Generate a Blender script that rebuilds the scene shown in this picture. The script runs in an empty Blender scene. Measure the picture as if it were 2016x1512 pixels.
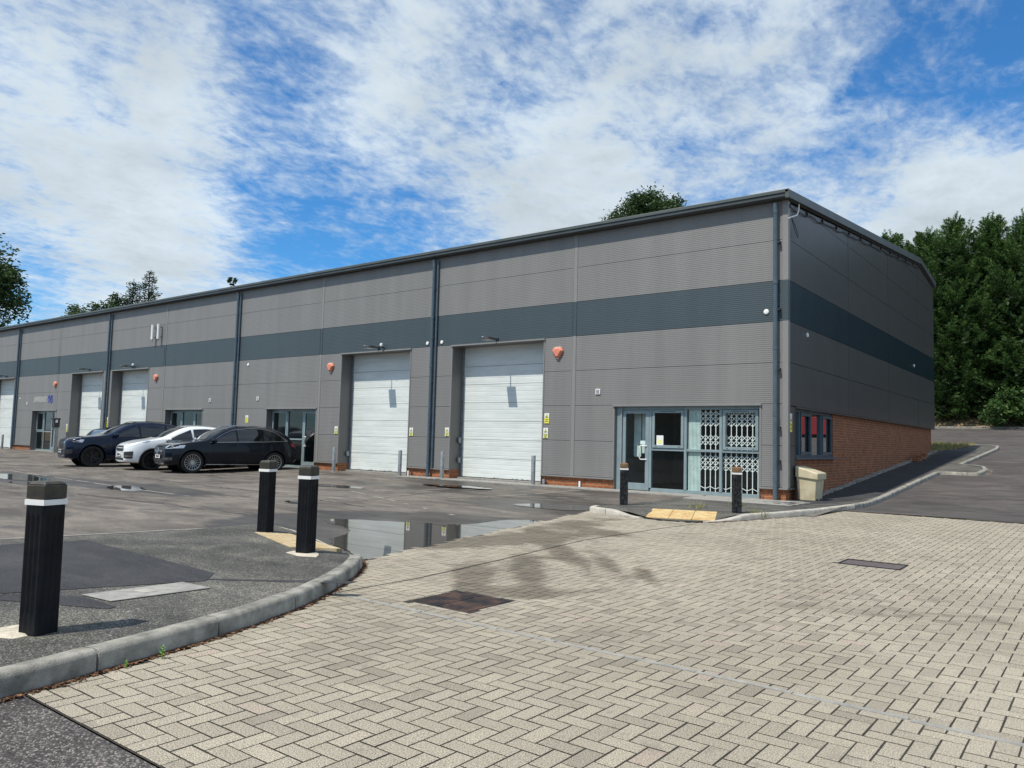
import bpy, bmesh, math, random
from mathutils import Vector, Matrix
from mathutils.bvhtree import BVHTree
R = math.radians
rnd = random.Random(7)
S = bpy.context.scene

# ------------------------------------------------------------------ camera
cd = bpy.data.cameras.new('camera'); cam = bpy.data.objects.new('camera', cd)
S.collection.objects.link(cam); S.camera = cam
cd.sensor_width = 36; cd.lens = 27.292; cd.clip_end = 3000; cd.clip_start = .05
cr = Vector((0.79163, 0.61044, 0.02608)); cu = Vector((0.02422, -0.07401, 0.99696)); cf = Vector((-0.61052, 0.78860, 0.07338))
cam.matrix_world = Matrix(((cr.x, cu.x, -cf.x, 6.103), (cr.y, cu.y, -cf.y, -18.645), (cr.z, cu.z, -cf.z, 1.236), (0, 0, 0, 1)))

# ------------------------------------------------------------------ light
SUN = Vector((-.28, -1.0, 1.76)).normalized()
sl = bpy.data.lights.new('sun', 'SUN'); sl.energy = 4.8; sl.angle = R(.53); sl.color = (1, .94, .84)
so = bpy.data.objects.new('sun', sl); S.collection.objects.link(so)
so.rotation_euler = SUN.to_track_quat('Z', 'Y').to_euler()
W = bpy.data.worlds.new('World'); S.world = W; W.use_nodes = True
nt = W.node_tree; nt.nodes.clear()
def N(t, **k):
    n = nt.nodes.new(t)
    for a, b in k.items(): setattr(n, a, b)
    return n
def LK(a, b): nt.links.new(a, b)
sky = N('ShaderNodeTexSky', sky_type='NISHITA'); sky.sun_disc = False
sky.sun_elevation = math.asin(SUN.z); sky.sun_rotation = math.atan2(SUN.x, SUN.y)
sky.altitude = 100; sky.air_density = 1.0; sky.dust_density = .35; sky.ozone_density = 2.2
tc = N('ShaderNodeTexCoord'); sep = N('ShaderNodeSeparateXYZ'); LK(tc.outputs['Generated'], sep.inputs[0])
def math_(op, a, b=None, c=None):
    m = N('ShaderNodeMath', operation=op)
    for i, v in enumerate((a, b, c)):
        if v is None: continue
        if isinstance(v, (int, float)): m.inputs[i].default_value = v
        else: LK(v, m.inputs[i])
    return m.outputs[0]
zc = math_('MAXIMUM', sep.outputs[2], 0.0)
zd = math_('ADD', zc, .16)
ux = math_('DIVIDE', sep.outputs[0], zd); uy = math_('DIVIDE', sep.outputs[1], zd)
cb = N('ShaderNodeCombineXYZ'); LK(ux, cb.inputs[0]); LK(uy, cb.inputs[1])
def noise(scale, detail, rough, dist, vec, off=(0, 0, 0), sc=(1, 1, 1), rot=0):
    mp = N('ShaderNodeMapping'); mp.inputs[1].default_value = off; mp.inputs[3].default_value = sc; mp.inputs[2].default_value = (0, 0, rot); LK(vec, mp.inputs[0])
    n = N('ShaderNodeTexNoise'); n.inputs['Scale'].default_value = scale; n.inputs['Detail'].default_value = detail
    n.inputs['Roughness'].default_value = rough; n.inputs['Distortion'].default_value = dist; LK(mp.outputs[0], n.inputs['Vector'])
    return n.outputs[0]
n1 = noise(1.5, 12, .62, .45, cb.outputs[0], (3.1, 1.7, 0))
n2 = noise(6.0, 9, .6, .5, cb.outputs[0], (9.1, 4.2, 2), (1, 1.0, 1), .6)
n3 = noise(15, 8, .62, .5, cb.outputs[0], (1.1, 7.2, 5), (1, .65, 1), -.5)
cov = math_('ADD', math_('MULTIPLY', n1, 1.15), math_('MULTIPLY', n2, .95))
cov = math_('ADD', cov, math_('MULTIPLY', n3, .8))
n4 = noise(38, 6, .6, .4, cb.outputs[0], (2.1, 3.2, 9), (1, .7, 1), .9)
cov = math_('ADD', cov, math_('MULTIPLY', n4, .5))
cov = math_('SUBTRACT', cov, 1.10)
blobs = [(-0.704, 0.608, 0.367, 0.1, 0.08), (-0.807, 0.457, 0.375, 0.1, 0.25), (-0.852, 0.394, 0.345, 0.1, 0.12), (-0.64, 0.705, 0.307, 0.06, 0.15), (-0.471, 0.761, 0.446, 0.1, 0.1), (-0.856, 0.34, 0.388, 0.26, 0.28), (-0.872, 0.409, 0.267, 0.2, 0.28), (-0.706, 0.529, 0.471, 0.12, 0.2), (-0.861, 0.453, 0.229, 0.1, 0.3), (-0.746, 0.512, 0.425, 0.075, -1.0), (-0.811, 0.495, 0.311, 0.06, -0.25), (-0.791, 0.545, 0.278, 0.09, -0.6), (-0.726, 0.633, 0.27, 0.10, -0.55), (-0.671, 0.704, 0.234, 0.08, -0.3), (-0.923, 0.358, 0.142, 0.09, -0.5), (-0.625, 0.685, 0.375, 0.06, -0.3), (-0.494, 0.718, 0.49, 0.07, -0.4), (-0.569, 0.691, 0.445, 0.06, -0.2), (-0.317, 0.876, 0.363, 0.16, -0.12), (-0.097, 0.896, 0.433, 0.13, -.78), (-0.075, 0.932, 0.355, 0.06, -0.45), (-0.45, 0.812, 0.372, 0.1, -0.2), (-0.783, 0.589, 0.198, 0.1, -0.4), (-0.201, 0.924, 0.324, 0.05, -0.4), (-0.518, 0.808, 0.281, 0.10, 1.1), (-0.134, 0.946, 0.294, 0.09, 0.8), (-0.655, 0.625, 0.424, 0.12, 0.3), (-0.393, 0.803, 0.447, 0.12, 0.2), (-0.095, 0.969, 0.226, 0.1, 0.6), (-0.251, 0.851, 0.461, 0.1, 0.25), (-0.888, 0.422, 0.185, 0.06, 0.3), (-0.513, 0.762, 0.395, 0.1, -0.1)]
for (a, b, c, r, w) in blobs:
    d = N('ShaderNodeVectorMath', operation='DISTANCE'); LK(tc.outputs['Generated'], d.inputs[0]); d.inputs[1].default_value = Vector((a, b, c)).normalized()
    mr = N('ShaderNodeMapRange', interpolation_type='SMOOTHSTEP'); LK(d.outputs['Value'], mr.inputs[0])
    mr.inputs[1].default_value = 0; mr.inputs[2].default_value = r * 1.7; mr.inputs[3].default_value = w * .55; mr.inputs[4].default_value = 0
    cov = math_('ADD', cov, mr.outputs[0])
mask = N('ShaderNodeMapRange', interpolation_type='SMOOTHSTEP'); LK(cov, mask.inputs[0])
mask.inputs[1].default_value = .10; mask.inputs[2].default_value = 1.0; mask.inputs[3].default_value = 0; mask.inputs[4].default_value = 1
# cloud brightness: thick parts a little greyer
shade = N('ShaderNodeMapRange'); LK(cov, shade.inputs[0]); shade.inputs[1].default_value = .7; shade.inputs[2].default_value = 1.7
shade.inputs[3].default_value = 1.0; shade.inputs[4].default_value = .74
s2 = noise(3.2, 8, .55, .3, cb.outputs[0], (5.5, 2.2, 7))
s2m = N('ShaderNodeMapRange'); LK(s2, s2m.inputs[0]); s2m.inputs[1].default_value = .3; s2m.inputs[2].default_value = .7; s2m.inputs[3].default_value = .86; s2m.inputs[4].default_value = 1.12
br = math_('MULTIPLY', shade.outputs[0], s2m.outputs[0])
cc = N('ShaderNodeVectorMath', operation='SCALE'); cc.inputs[0].default_value = (7.0, 8.0, 8.75); LK(br, cc.inputs['Scale'])
tint = N('ShaderNodeVectorMath', operation='MULTIPLY'); LK(sky.outputs[0], tint.inputs[0]); tint.inputs[1].default_value = (.46, 1.08, 1.55)
mx = N('ShaderNodeMix', data_type='RGBA'); LK(mask.outputs[0], mx.inputs[0]); LK(tint.outputs[0], mx.inputs[6]); LK(cc.outputs[0], mx.inputs[7])
bg = N('ShaderNodeBackground'); bg.inputs[1].default_value = .10; LK(mx.outputs[2], bg.inputs[0])
wo = N('ShaderNodeOutputWorld'); LK(bg.outputs[0], wo.inputs[0])
S.view_settings.view_transform = 'Standard'; S.view_settings.look = 'None'; S.view_settings.exposure = 0.0; S.view_settings.gamma = 1
S.cycles.max_bounces = 8; S.cycles.transparent_max_bounces = 16; S.cycles.glossy_bounces = 4

# ------------------------------------------------------------------ materials
MT = {}
def mat(name, col, rough=.7, metal=0, spec=.5, var=0, vscale=4, bump=0, bscale=60, coat=0, col2=None, vdetail=4, vlo=.35, vhi=.65, trans=0, emis=None):
    m = bpy.data.materials.new(name); m.use_nodes = True; t = m.node_tree; p = t.nodes['Principled BSDF']
    p.inputs['Base Color'].default_value = (*col, 1); p.inputs['Roughness'].default_value = rough; p.inputs['Metallic'].default_value = metal
    p.inputs['Specular IOR Level'].default_value = spec; p.inputs['Coat Weight'].default_value = coat; p.inputs['Coat Roughness'].default_value = .04
    if emis: p.inputs['Emission Color'].default_value = (*emis, 1); p.inputs['Emission Strength'].default_value = 1
    o = t.nodes.new('ShaderNodeTexCoord')
    if var or col2:
        n = t.nodes.new('ShaderNodeTexNoise'); n.inputs['Scale'].default_value = vscale; n.inputs['Detail'].default_value = vdetail; n.inputs['Roughness'].default_value = .6
        t.links.new(o.outputs['Object'], n.inputs['Vector'])
        r = t.nodes.new('ShaderNodeValToRGB'); r.color_ramp.elements[0].position = vlo; r.color_ramp.elements[1].position = vhi
        a = col; b = col2 if col2 else tuple(c * (1 + var) for c in col)
        if not col2: a = tuple(c * (1 - var) for c in col)
        r.color_ramp.elements[0].color = (*a, 1); r.color_ramp.elements[1].color = (*b, 1)
        t.links.new(n.outputs[0], r.inputs[0]); t.links.new(r.outputs[0], p.inputs['Base Color'])
    if bump:
        n = t.nodes.new('ShaderNodeTexNoise'); n.inputs['Scale'].default_value = bscale; n.inputs['Detail'].default_value = 3
        t.links.new(o.outputs['Object'], n.inputs['Vector'])
        b = t.nodes.new('ShaderNodeBump'); b.inputs['Strength'].default_value = bump; b.inputs['Distance'].default_value = .01
        t.links.new(n.outputs[0], b.inputs['Height']); t.links.new(b.outputs[0], p.inputs['Normal'])
    MT[name] = m; return m
def nodes_of(m):
    t = m.node_tree
    def nn(ty, **k):
        n = t.nodes.new(ty)
        for a, b in k.items(): setattr(n, a, b)
        return n
    return t, nn, t.links.new, t.nodes['Principled BSDF']
def ramp_(nn, stops):
    r = nn('ShaderNodeValToRGB'); e = r.color_ramp.elements
    while len(e) < len(stops): e.new(.5)
    for i, (p, c) in enumerate(stops): e[i].position = p; e[i].color = (*c, 1)
    return r
def noise_(nn, ln, vec, scale, detail=4, rough=.6, dist=0):
    n = nn('ShaderNodeTexNoise'); n.inputs['Scale'].default_value = scale; n.inputs['Detail'].default_value = detail
    n.inputs['Roughness'].default_value = rough; n.inputs['Distortion'].default_value = dist; ln(vec, n.inputs['Vector']); return n.outputs[0]
def mixc(nn, ln, fac, a, b, mode='MIX'):
    m = nn('ShaderNodeMix', data_type='RGBA'); m.blend_type = mode
    for i, v in ((0, fac), (6, a), (7, b)):
        if isinstance(v, (int, float)): m.inputs[i].default_value = v
        elif isinstance(v, tuple): m.inputs[i].default_value = (*v, 1)
        else: ln(v, m.inputs[i])
    return m.outputs[2]

# ribbed cladding: fine horizontal micro ribs as bump, streaky grime
def clad(name, col, rough=.42, rib=.0, var=.06):
    m = mat(name, col, rough); t, nn, ln, p = nodes_of(m)
    o = nn('ShaderNodeTexCoord')
    mp = nn('ShaderNodeMapping'); mp.inputs[3].default_value = (1.2, 1.2, .12); ln(o.outputs['Object'], mp.inputs[0])
    a = noise_(nn, ln, mp.outputs[0], 1.6, 6, .6)
    r = ramp_(nn, [(.3, tuple(c * (1 - var) for c in col)), (.7, tuple(c * (1 + var) for c in col))]); ln(a, r.inputs[0]); 
    f = noise_(nn, ln, o.outputs['Object'], 45, 2)
    fr = ramp_(nn, [(.3, (.93,) * 3), (.7, (1.05,) * 3)]); ln(f, fr.inputs[0])
    ln(mixc(nn, ln, 1.0, r.outputs[0], fr.outputs[0], 'MULTIPLY'), p.inputs['Base Color'])
    if not rib and name.startswith('gable'): p.inputs['Specular IOR Level'].default_value = .16
    if rib:
        s = nn('ShaderNodeSeparateXYZ'); ln(o.outputs['Object'], s.inputs[0])
        w = nn('ShaderNodeMath', operation='MULTIPLY'); ln(s.outputs[2], w.inputs[0]); w.inputs[1].default_value = 2 * math.pi / .05
        sn = nn('ShaderNodeMath', operation='SINE'); ln(w.outputs[0], sn.inputs[0])
        b = nn('ShaderNodeBump'); b.inputs['Strength'].default_value = rib; b.inputs['Distance'].default_value = .004; ln(sn.outputs[0], b.inputs['Height']); ln(b.outputs[0], p.inputs['Normal'])
    ob = nn('ShaderNodeBump'); ob.inputs['Strength'].default_value = .35; ob.inputs['Distance'].default_value = .03; ln(noise_(nn, ln, o.outputs['Object'], .8, 2, .5), ob.inputs['Height'])
    if rib: ln(ob.outputs[0], b.inputs['Normal'])
    else: ln(ob.outputs[0], p.inputs['Normal'])
    n2_ = noise_(nn, ln, o.outputs['Object'], 1.3, 4)
    rr = nn('ShaderNodeMapRange'); ln(n2_, rr.inputs[0]); rr.inputs[3].default_value = rough - .04; rr.inputs[4].default_value = rough + .06; ln(rr.outputs[0], p.inputs['Roughness'])
    return m
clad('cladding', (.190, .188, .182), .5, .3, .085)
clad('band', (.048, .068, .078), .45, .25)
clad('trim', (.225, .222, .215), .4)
clad('gable_cladding_shaded', (.085, .084, .083), .3, 0, .015)  # darker copy of the facade cladding, with the gable's shade in its colour
clad('gable_band_shaded', (.012, .026, .04), .3, 0, .015)  # band colour darkened likewise to carry the shade on the gable
clad('reveal', (.16, .155, .15), .45)
mat('joint', (.03, .03, .03), .9)
mat('fascia', (.075, .09, .088), .45, var=.15, vscale=1.5)
mat('fascia_dark', (.045, .055, .058), .45, var=.15, vscale=1.5)
mat('soffit', (.05, .05, .05), .8)
mat('roof', (.1, .11, .12), .5, var=.1)
mat('pipe', (.07, .105, .135), .38, var=.12, vscale=6)
mat('frame', (.25, .32, .335), .42, metal=.2, var=.08, vscale=5)
mat('frame_dark', (.045, .085, .115), .4, var=.1)
mat('interior', (.42, .42, .4), .85, var=.08)
mat('interior_dark', (.1, .1, .1), .9)
mat('carpet', (.09, .085, .08), .95, var=.2, vscale=8)
mat('white', (.78, .78, .76), .5, var=.05)
mat('grille_white', (.8, .83, .81), .4)
mat('bluetint', (.6, .72, .69), .6, var=.12, vscale=5)
mat('steel', (.42, .43, .43), .35, metal=.8)
mat('galv', (.27, .29, .30), .5, metal=.5, var=.25, vscale=12)
mat('black_plastic', (.018, .018, .02), .5)
mat('orange', (.66, .23, .15), .45, var=.12, vscale=15)
mat('yellow', (.8, .75, .05), .5)
mat('yellow2', (.78, .8, .22), .5)
mat('ink', (.02, .02, .02), .6)
mat('blue_ink', (.015, .035, .3), .5)
mat('ghost', (.36, .36, .35), .6, col2=(.24, .235, .22), vscale=7, vdetail=6)
mat('lampglass', (.6, .62, .65), .1)
mat('concrete', (.34, .33, .30), .85, bump=.4, bscale=120, col2=(.22, .215, .2), vscale=9, vdetail=8)
mat('kerb', (.37, .355, .31), .85, bump=.6, bscale=140, col2=(.15, .145, .125), vscale=6, vdetail=10)
mat('kerb_pale', (.5, .47, .4), .85, bump=.4, bscale=140, col2=(.34, .32, .28), vscale=6, vdetail=10)
mat('sand', (.5, .45, .36), .95, bump=.6, bscale=60, var=.2, vscale=20)
mat('tactile', (.42, .31, .16), .8, bump=.3, bscale=90, col2=(.50, .41, .26), vscale=5, vdetail=8)
mat('tactile_worn', (.6, .48, .25), .8, bump=.3, bscale=90, col2=(.45, .27, .1), vscale=7, vdetail=9)
mat('grit_bin', (.60, .54, .38), .5, col2=(.47, .41, .26), vscale=5, vdetail=6)
mat('bollard', (.005, .006, .009), .5, spec=.18, bump=.15, bscale=90, col2=(.011, .012, .014), vscale=9, vdetail=8)
mat('bollard_worn', (.008, .009, .011), .5, spec=.2, bump=.3, bscale=60, col2=(.06, .064, .066), vscale=14, vdetail=10, vlo=.45, vhi=.75)
mat('bollard_cap', (.022, .023, .02), .5, col2=(.065, .055, .033), vscale=9, vdetail=8)
mat('bollard_cap_rust', (.10, .07, .045), .7, col2=(.26, .13, .05), vscale=22, vdetail=8)
mat('iron', (.04, .037, .038), .6, metal=.3, col2=(.17, .10, .075), vscale=4.5, vdetail=7, vlo=.45, vhi=.65)
mat('iron2', (.10, .08, .08), .8, bump=.8, bscale=60, var=.3, vscale=14)
mat('stone', (.33, .3, .26), .9, var=.3, vscale=3)
mat('trunk', (.09, .065, .045), .95, bump=.6, bscale=20, var=.3, vscale=5)
mat('weed', (.14, .30, .04), .6)
mat('debris', (.16, .085, .045), .95, var=.5, vscale=40)
mat('paleleaf', (.45, .38, .27), .9, var=.3, vscale=40)
mat('drygrass', (.14, .17, .05), .9, col2=(.34, .29, .12), vscale=1.6)
mat('red_paint', (.36, .05, .06), .4)
mat('glass_bright', (.55, .6, .62), .12)
mat('tyre', (.014, .014, .014), .85, bump=.2, bscale=80)
mat('alloy', (.5, .49, .48), .28, metal=.85)
mat('alloy_black', (.015, .015, .017), .3, metal=.3)
mat('chrome', (.65, .66, .67), .15, metal=1)
mat('headlamp', (.5, .54, .57), .12, metal=.5)
mat('taillamp', (.35, .01, .02), .2, coat=.6)
mat('plate', (.8, .8, .78), .5)
mat('paint_blueblack', (.003, .008, .026), .2, coat=.35, spec=.2)
mat('paint_black', (.003, .005, .011), .2, coat=.35, spec=.2)
mat('paint_white', (.76, .79, .8), .3, coat=.8)
mat('paint_green', (.008, .013, .012), .25, coat=.6, spec=.2)
mat('plastic_grey', (.04, .04, .042), .6)
mat('arch', (.004, .004, .004), .95)
mat('hay', (.45, .4, .3), .9)

def glass(name, tint, rough=.01, gloss=1.0, body=(.02, .03, .03), opq=0.0):
    m = bpy.data.materials.new(name); m.use_nodes = True; t = m.node_tree; t.nodes.clear()
    o = t.nodes.new('ShaderNodeOutputMaterial'); tr = t.nodes.new('ShaderNodeBsdfTransparent'); tr.inputs[0].default_value = (*tint, 1)
    df = t.nodes.new('ShaderNodeBsdfDiffuse'); df.inputs[0].default_value = (*body, 1)
    m0 = t.nodes.new('ShaderNodeMixShader'); m0.inputs[0].default_value = opq; t.links.new(tr.outputs[0], m0.inputs[1]); t.links.new(df.outputs[0], m0.inputs[2])
    gl = t.nodes.new('ShaderNodeBsdfGlossy'); gl.inputs['Roughness'].default_value = rough
    fr = t.nodes.new('ShaderNodeFresnel'); ge = t.nodes.new('ShaderNodeNewGeometry'); io = t.nodes.new('ShaderNodeMapRange'); io.inputs[3].default_value = 1.5; io.inputs[4].default_value = 1 / 1.5; t.links.new(ge.outputs['Backfacing'], io.inputs[0]); t.links.new(io.outputs[0], fr.inputs[0])
    ml = t.nodes.new('ShaderNodeMath'); ml.operation = 'MULTIPLY'; ml.inputs[1].default_value = gloss * 1.6; ml.use_clamp = True; t.links.new(fr.outputs[0], ml.inputs[0])
    m1 = t.nodes.new('ShaderNodeMixShader'); t.links.new(ml.outputs[0], m1.inputs[0]); t.links.new(m0.outputs[0], m1.inputs[1]); t.links.new(gl.outputs[0], m1.inputs[2])
    t.links.new(m1.outputs[0], o.inputs[0]); MT[name] = m
glass('shop_glass', (.93, .97, .96), gloss=.7); glass('dark_glass', (.5, .54, .54)); glass('gable_glass', (.75, .8, .82), gloss=2.2)
glass('car_glass', (.12, .14, .14), gloss=1.5, body=(.008, .01, .011), opq=.9); glass('car_screen_sunlit', (.35, .4, .42), gloss=4, body=(.13, .16, .17), opq=.8)  # windscreen's pale opaque body paints in a sunlit dashboard

def brickmat(name, axis):
    m = mat(name, (.3, .1, .05), .85); t, nn, ln, p = nodes_of(m)
    o = nn('ShaderNodeTexCoord'); s = nn('ShaderNodeSeparateXYZ'); ln(o.outputs['Object'], s.inputs[0])
    c = nn('ShaderNodeCombineXYZ'); ln(s.outputs[axis], c.inputs[0]); ln(s.outputs[2], c.inputs[1])
    b = nn('ShaderNodeTexBrick'); ln(c.outputs[0], b.inputs['Vector']); b.inputs['Scale'].default_value = 1
    b.inputs['Brick Width'].default_value = .225; b.inputs['Row Height'].default_value = .075; b.inputs['Mortar Size'].default_value = .006; b.inputs['Bias'].default_value = 0
    b.inputs['Color1'].default_value = (.34, .105, .035, 1); b.inputs['Color2'].default_value = (.215, .068, .026, 1); b.inputs['Mortar'].default_value = (.33, .25, .16, 1); b.inputs['Mortar Smooth'].default_value = .1
    a = noise_(nn, ln, o.outputs['Object'], 5, 8); r = ramp_(nn, [(.3, (.75,) * 3), (.7, (1.2,) * 3)]); ln(a, r.inputs[0])
    ln(mixc(nn, ln, 1.0, b.outputs[0], r.outputs[0], 'MULTIPLY'), p.inputs['Base Color'])
    bm_ = nn('ShaderNodeBump'); bm_.inputs['Strength'].default_value = .5; bm_.inputs['Distance'].default_value = .006; bm_.invert = True; ln(b.outputs['Fac'], bm_.inputs['Height']); ln(bm_.outputs[0], p.inputs['Normal'])
brickmat('brick_x', 0); brickmat('brick_y', 1)

# roller door: fine horizontal ribs + dirt scuffs near the bottom
m = mat('roller', (.6, .64, .62), .45); t, nn, ln, p = nodes_of(m)
o = nn('ShaderNodeTexCoord'); mp = nn('ShaderNodeMapping'); mp.inputs[3].default_value = (1, 1, 5); ln(o.outputs['Object'], mp.inputs[0])
a = noise_(nn, ln, mp.outputs[0], .9, 7, .65); r = ramp_(nn, [(.3, (.55, .6, .58)), (.62, (.68, .72, .70))]); ln(a, r.inputs[0])
s = nn('ShaderNodeSeparateXYZ'); ln(o.outputs['Object'], s.inputs[0])
a2 = noise_(nn, ln, o.outputs['Object'], 9, 9, .7); mr = nn('ShaderNodeMapRange'); ln(s.outputs[2], mr.inputs[0]); mr.inputs[1].default_value = .02; mr.inputs[2].default_value = .26; mr.inputs[3].default_value = .2; mr.inputs[4].default_value = -.35
ad = nn('ShaderNodeMath', operation='ADD'); ln(a2, ad.inputs[0]); ln(mr.outputs[0], ad.inputs[1])
dr = ramp_(nn, [(.60, (0, 0, 0)), (.64, (1, 1, 1))]); ln(ad.outputs[0], dr.inputs[0])
ln(mixc(nn, ln, dr.outputs[0], r.outputs[0], (.18, .16, .13)), p.inputs['Base Color'])
w = nn('ShaderNodeMath', operation='MULTIPLY'); ln(s.outputs[2], w.inputs[0]); w.inputs[1].default_value = 2 * math.pi / .145
sn = nn('ShaderNodeMath', operation='SINE'); ln(w.outputs[0], sn.inputs[0]); pw = ramp_(nn, [(.9, (1, 1, 1)), (1, (0, 0, 0))]); 
mr2 = nn('ShaderNodeMapRange'); ln(sn.outputs[0], mr2.inputs[0]); mr2.inputs[1].default_value = -1; mr2.inputs[2].default_value = 1; ln(mr2.outputs[0], pw.inputs[0])
b = nn('ShaderNodeBump'); b.inputs['Strength'].default_value = .5; b.inputs['Distance'].default_value = .006; ln(pw.outputs[0], b.inputs['Height']); ln(b.outputs[0], p.inputs['Normal'])

# asphalt family; wetness from noise and from distance to given low spots
def asphalt(name, c0, c1, wet=0.0, grain=260, bumpd=.006, speck=.5, spots=(), patch=.5, spc=(.3, .28, .26), wsh=(.46, .66), lines=False):
    m = mat(name, c0, .9); t, nn, ln, p = nodes_of(m)
    o = nn('ShaderNodeTexCoord'); v = o.outputs['Object']
    a = noise_(nn, ln, v, patch, 9, .65, .6); r = ramp_(nn, [(.34, c0), (.66, c1)]); ln(a, r.inputs[0]); col = r.outputs[0]
    mp = nn('ShaderNodeMapping'); mp.inputs[3].default_value = (.5, 1.4, 1); mp.inputs[2].default_value = (0, 0, .3); ln(v, mp.inputs[0])
    st = noise_(nn, ln, mp.outputs[0], 1.3, 8, .7, .9); sr = ramp_(nn, [(.35, (.62,) * 3), (.5, (1,) * 3), (.66, (1.5, 1.46, 1.38))]); ln(st, sr.inputs[0])
    col = mixc(nn, ln, 1.0, col, sr.outputs[0], 'MULTIPLY')
    vo = nn('ShaderNodeTexVoronoi'); vo.inputs['Scale'].default_value = grain; ln(v, vo.inputs['Vector'])
    vr = ramp_(nn, [(.12, (1 + 1.2 * speck,) * 3), (.45, (1,) * 3), (.8, (1 - .5 * speck,) * 3)]); ln(vo.outputs['Distance'], vr.inputs[0])
    col = mixc(nn, ln, 1.0, col, vr.outputs[0], 'MULTIPLY')
    sv = nn('ShaderNodeSeparateColor'); ln(vo.outputs['Color'], sv.inputs[0]); svr = ramp_(nn, [(0, (1 - .5 * speck,) * 3), (.7, (1,) * 3), (1, (1 + 1.3 * speck,) * 3)]); ln(sv.outputs[0], svr.inputs[0]); col = mixc(nn, ln, 1.0, col, svr.outputs[0], 'MULTIPLY')
    g = noise_(nn, ln, v, grain * .55, 3, .7); gr = ramp_(nn, [(.60, (0, 0, 0)), (.72, (1, 1, 1))]); ln(g, gr.inputs[0])
    sf = nn('ShaderNodeMath', operation='MULTIPLY'); ln(gr.outputs[0], sf.inputs[0]); sf.inputs[1].default_value = speck
    col = mixc(nn, ln, sf.outputs[0], col, spc)
    if wet or spots:
        wn = noise_(nn, ln, mp.outputs[0], .8, 10, .62, 1.2)
        wv = wn
        for (x, y, rx, ry, k) in spots:
            q = nn('ShaderNodeMapping'); q.vector_type = 'TEXTURE'; q.inputs[1].default_value = (x, y, 0); q.inputs[3].default_value = (rx, ry, 50); ln(v, q.inputs[0])
            l = nn('ShaderNodeVectorMath', operation='LENGTH'); ln(q.outputs[0], l.inputs[0])
            q2 = nn('ShaderNodeMapRange', interpolation_type='SMOOTHSTEP'); ln(l.outputs['Value'], q2.inputs[0]); q2.inputs[1].default_value = .55; q2.inputs[2].default_value = 1.2; q2.inputs[3].default_value = k; q2.inputs[4].default_value = 0
            ad = nn('ShaderNodeMath', operation='ADD'); ln(wv, ad.inputs[0]); ln(q2.outputs[0], ad.inputs[1]); wv = ad.outputs[0]
        wr = nn('ShaderNodeMapRange', interpolation_type='SMOOTHSTEP'); ln(wv, wr.inputs[0]); wr.inputs[1].default_value = wsh[0] + .1 - wet; wr.inputs[2].default_value = wsh[1] + .06 - wet
        col = mixc(nn, ln, wr.outputs[0], col, mixc(nn, ln, 1.0, col, (.5, .5, .5), 'MULTIPLY'))
        rr = nn('ShaderNodeMapRange'); ln(wr.outputs[0], rr.inputs[0]); rr.inputs[3].default_value = .9; rr.inputs[4].default_value = .42; ln(rr.outputs[0], p.inputs['Roughness'])
    ln(col, p.inputs['Base Color'])
    b = nn('ShaderNodeBump'); b.inputs['Strength'].default_value = .8; b.inputs['Distance'].default_value = bumpd
    b2 = noise_(nn, ln, v, grain * .4, 4, .7); ln(b2, b.inputs['Height']); ln(b.outputs[0], p.inputs['Normal'])
    return m
asphalt('asphalt_park', (.085, .073, .062), (.165, .147, .127), wet=.03, grain=190, speck=.45, patch=.35,
        spots=[(-2.4, -10.5, 3.0, 2.8, .45), (-2.8, -5.0, 2.8, 1.6, .35), (-13, -9, 4, 1.0, .25), (-18, -9.7, 4.5, 1.2, .35), (-8, -3.0, 6, .9, .16), (-10, -1.2, 9, .7, .14)])
asphalt('asphalt_pave', (.036, .036, .032), (.11, .105, .09), grain=105, speck=1.0, patch=.9, spc=(.38, .37, .34))
asphalt('asphalt_new', (.022, .023, .027), (.036, .036, .04), grain=130, speck=.5, patch=1.2)
asphalt('asphalt_side', (.053, .046, .044), (.084, .075, .071), grain=150, speck=.35, patch=.5, wet=.0)
asphalt('asphalt_coarse', (.053, .047, .046), (.10, .091, .086), grain=85, speck=.9, bumpd=.02, patch=1.5, spc=(.5, .46, .42))
asphalt('soil', (.16, .11, .06), (.3, .23, .13), grain=60, speck=.4, patch=1.0, spc=(.4, .32, .2))

# block paving (random tint per block from an attribute, stains with their own shape)
m = mat('paver', (.4, .36, .28), .85); t, nn, ln, p = nodes_of(m)
o = nn('ShaderNodeTexCoord'); v = o.outputs['Object']
at = nn('ShaderNodeAttribute'); at.attribute_name = 'tint'
r = ramp_(nn, [(0, (.26, .233, .19)), (.25, (.312, .28, .229)), (.6, (.34, .306, .25)), (.9, (.37, .333, .27)), (1, (.355, .298, .25))]); ln(at.outputs['Fac'], r.inputs[0]); col = r.outputs[0]
g = noise_(nn, ln, v, 150, 3, .75); gr = ramp_(nn, [(.38, (.36,) * 3), (.5, (.98,) * 3), (.62, (1.55, 1.52, 1.42))]); ln(g, gr.inputs[0]); col = mixc(nn, ln, 1.0, col, gr.outputs[0], 'MULTIPLY')
g = noise_(nn, ln, v, 420, 2, .7); gr = ramp_(nn, [(.38, (.62,) * 3), (.62, (1.36,) * 3)]); ln(g, gr.inputs[0]); col = mixc(nn, ln, 1.0, col, gr.outputs[0], 'MULTIPLY')
g = noise_(nn, ln, v, .45, 8, .6, .8); gr = ramp_(nn, [(.32, (.84, .83, .8)), (.62, (1.06, 1.06, 1.04))]); ln(g, gr.inputs[0]); col = mixc(nn, ln, 1.0, col, gr.outputs[0], 'MULTIPLY')
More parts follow.
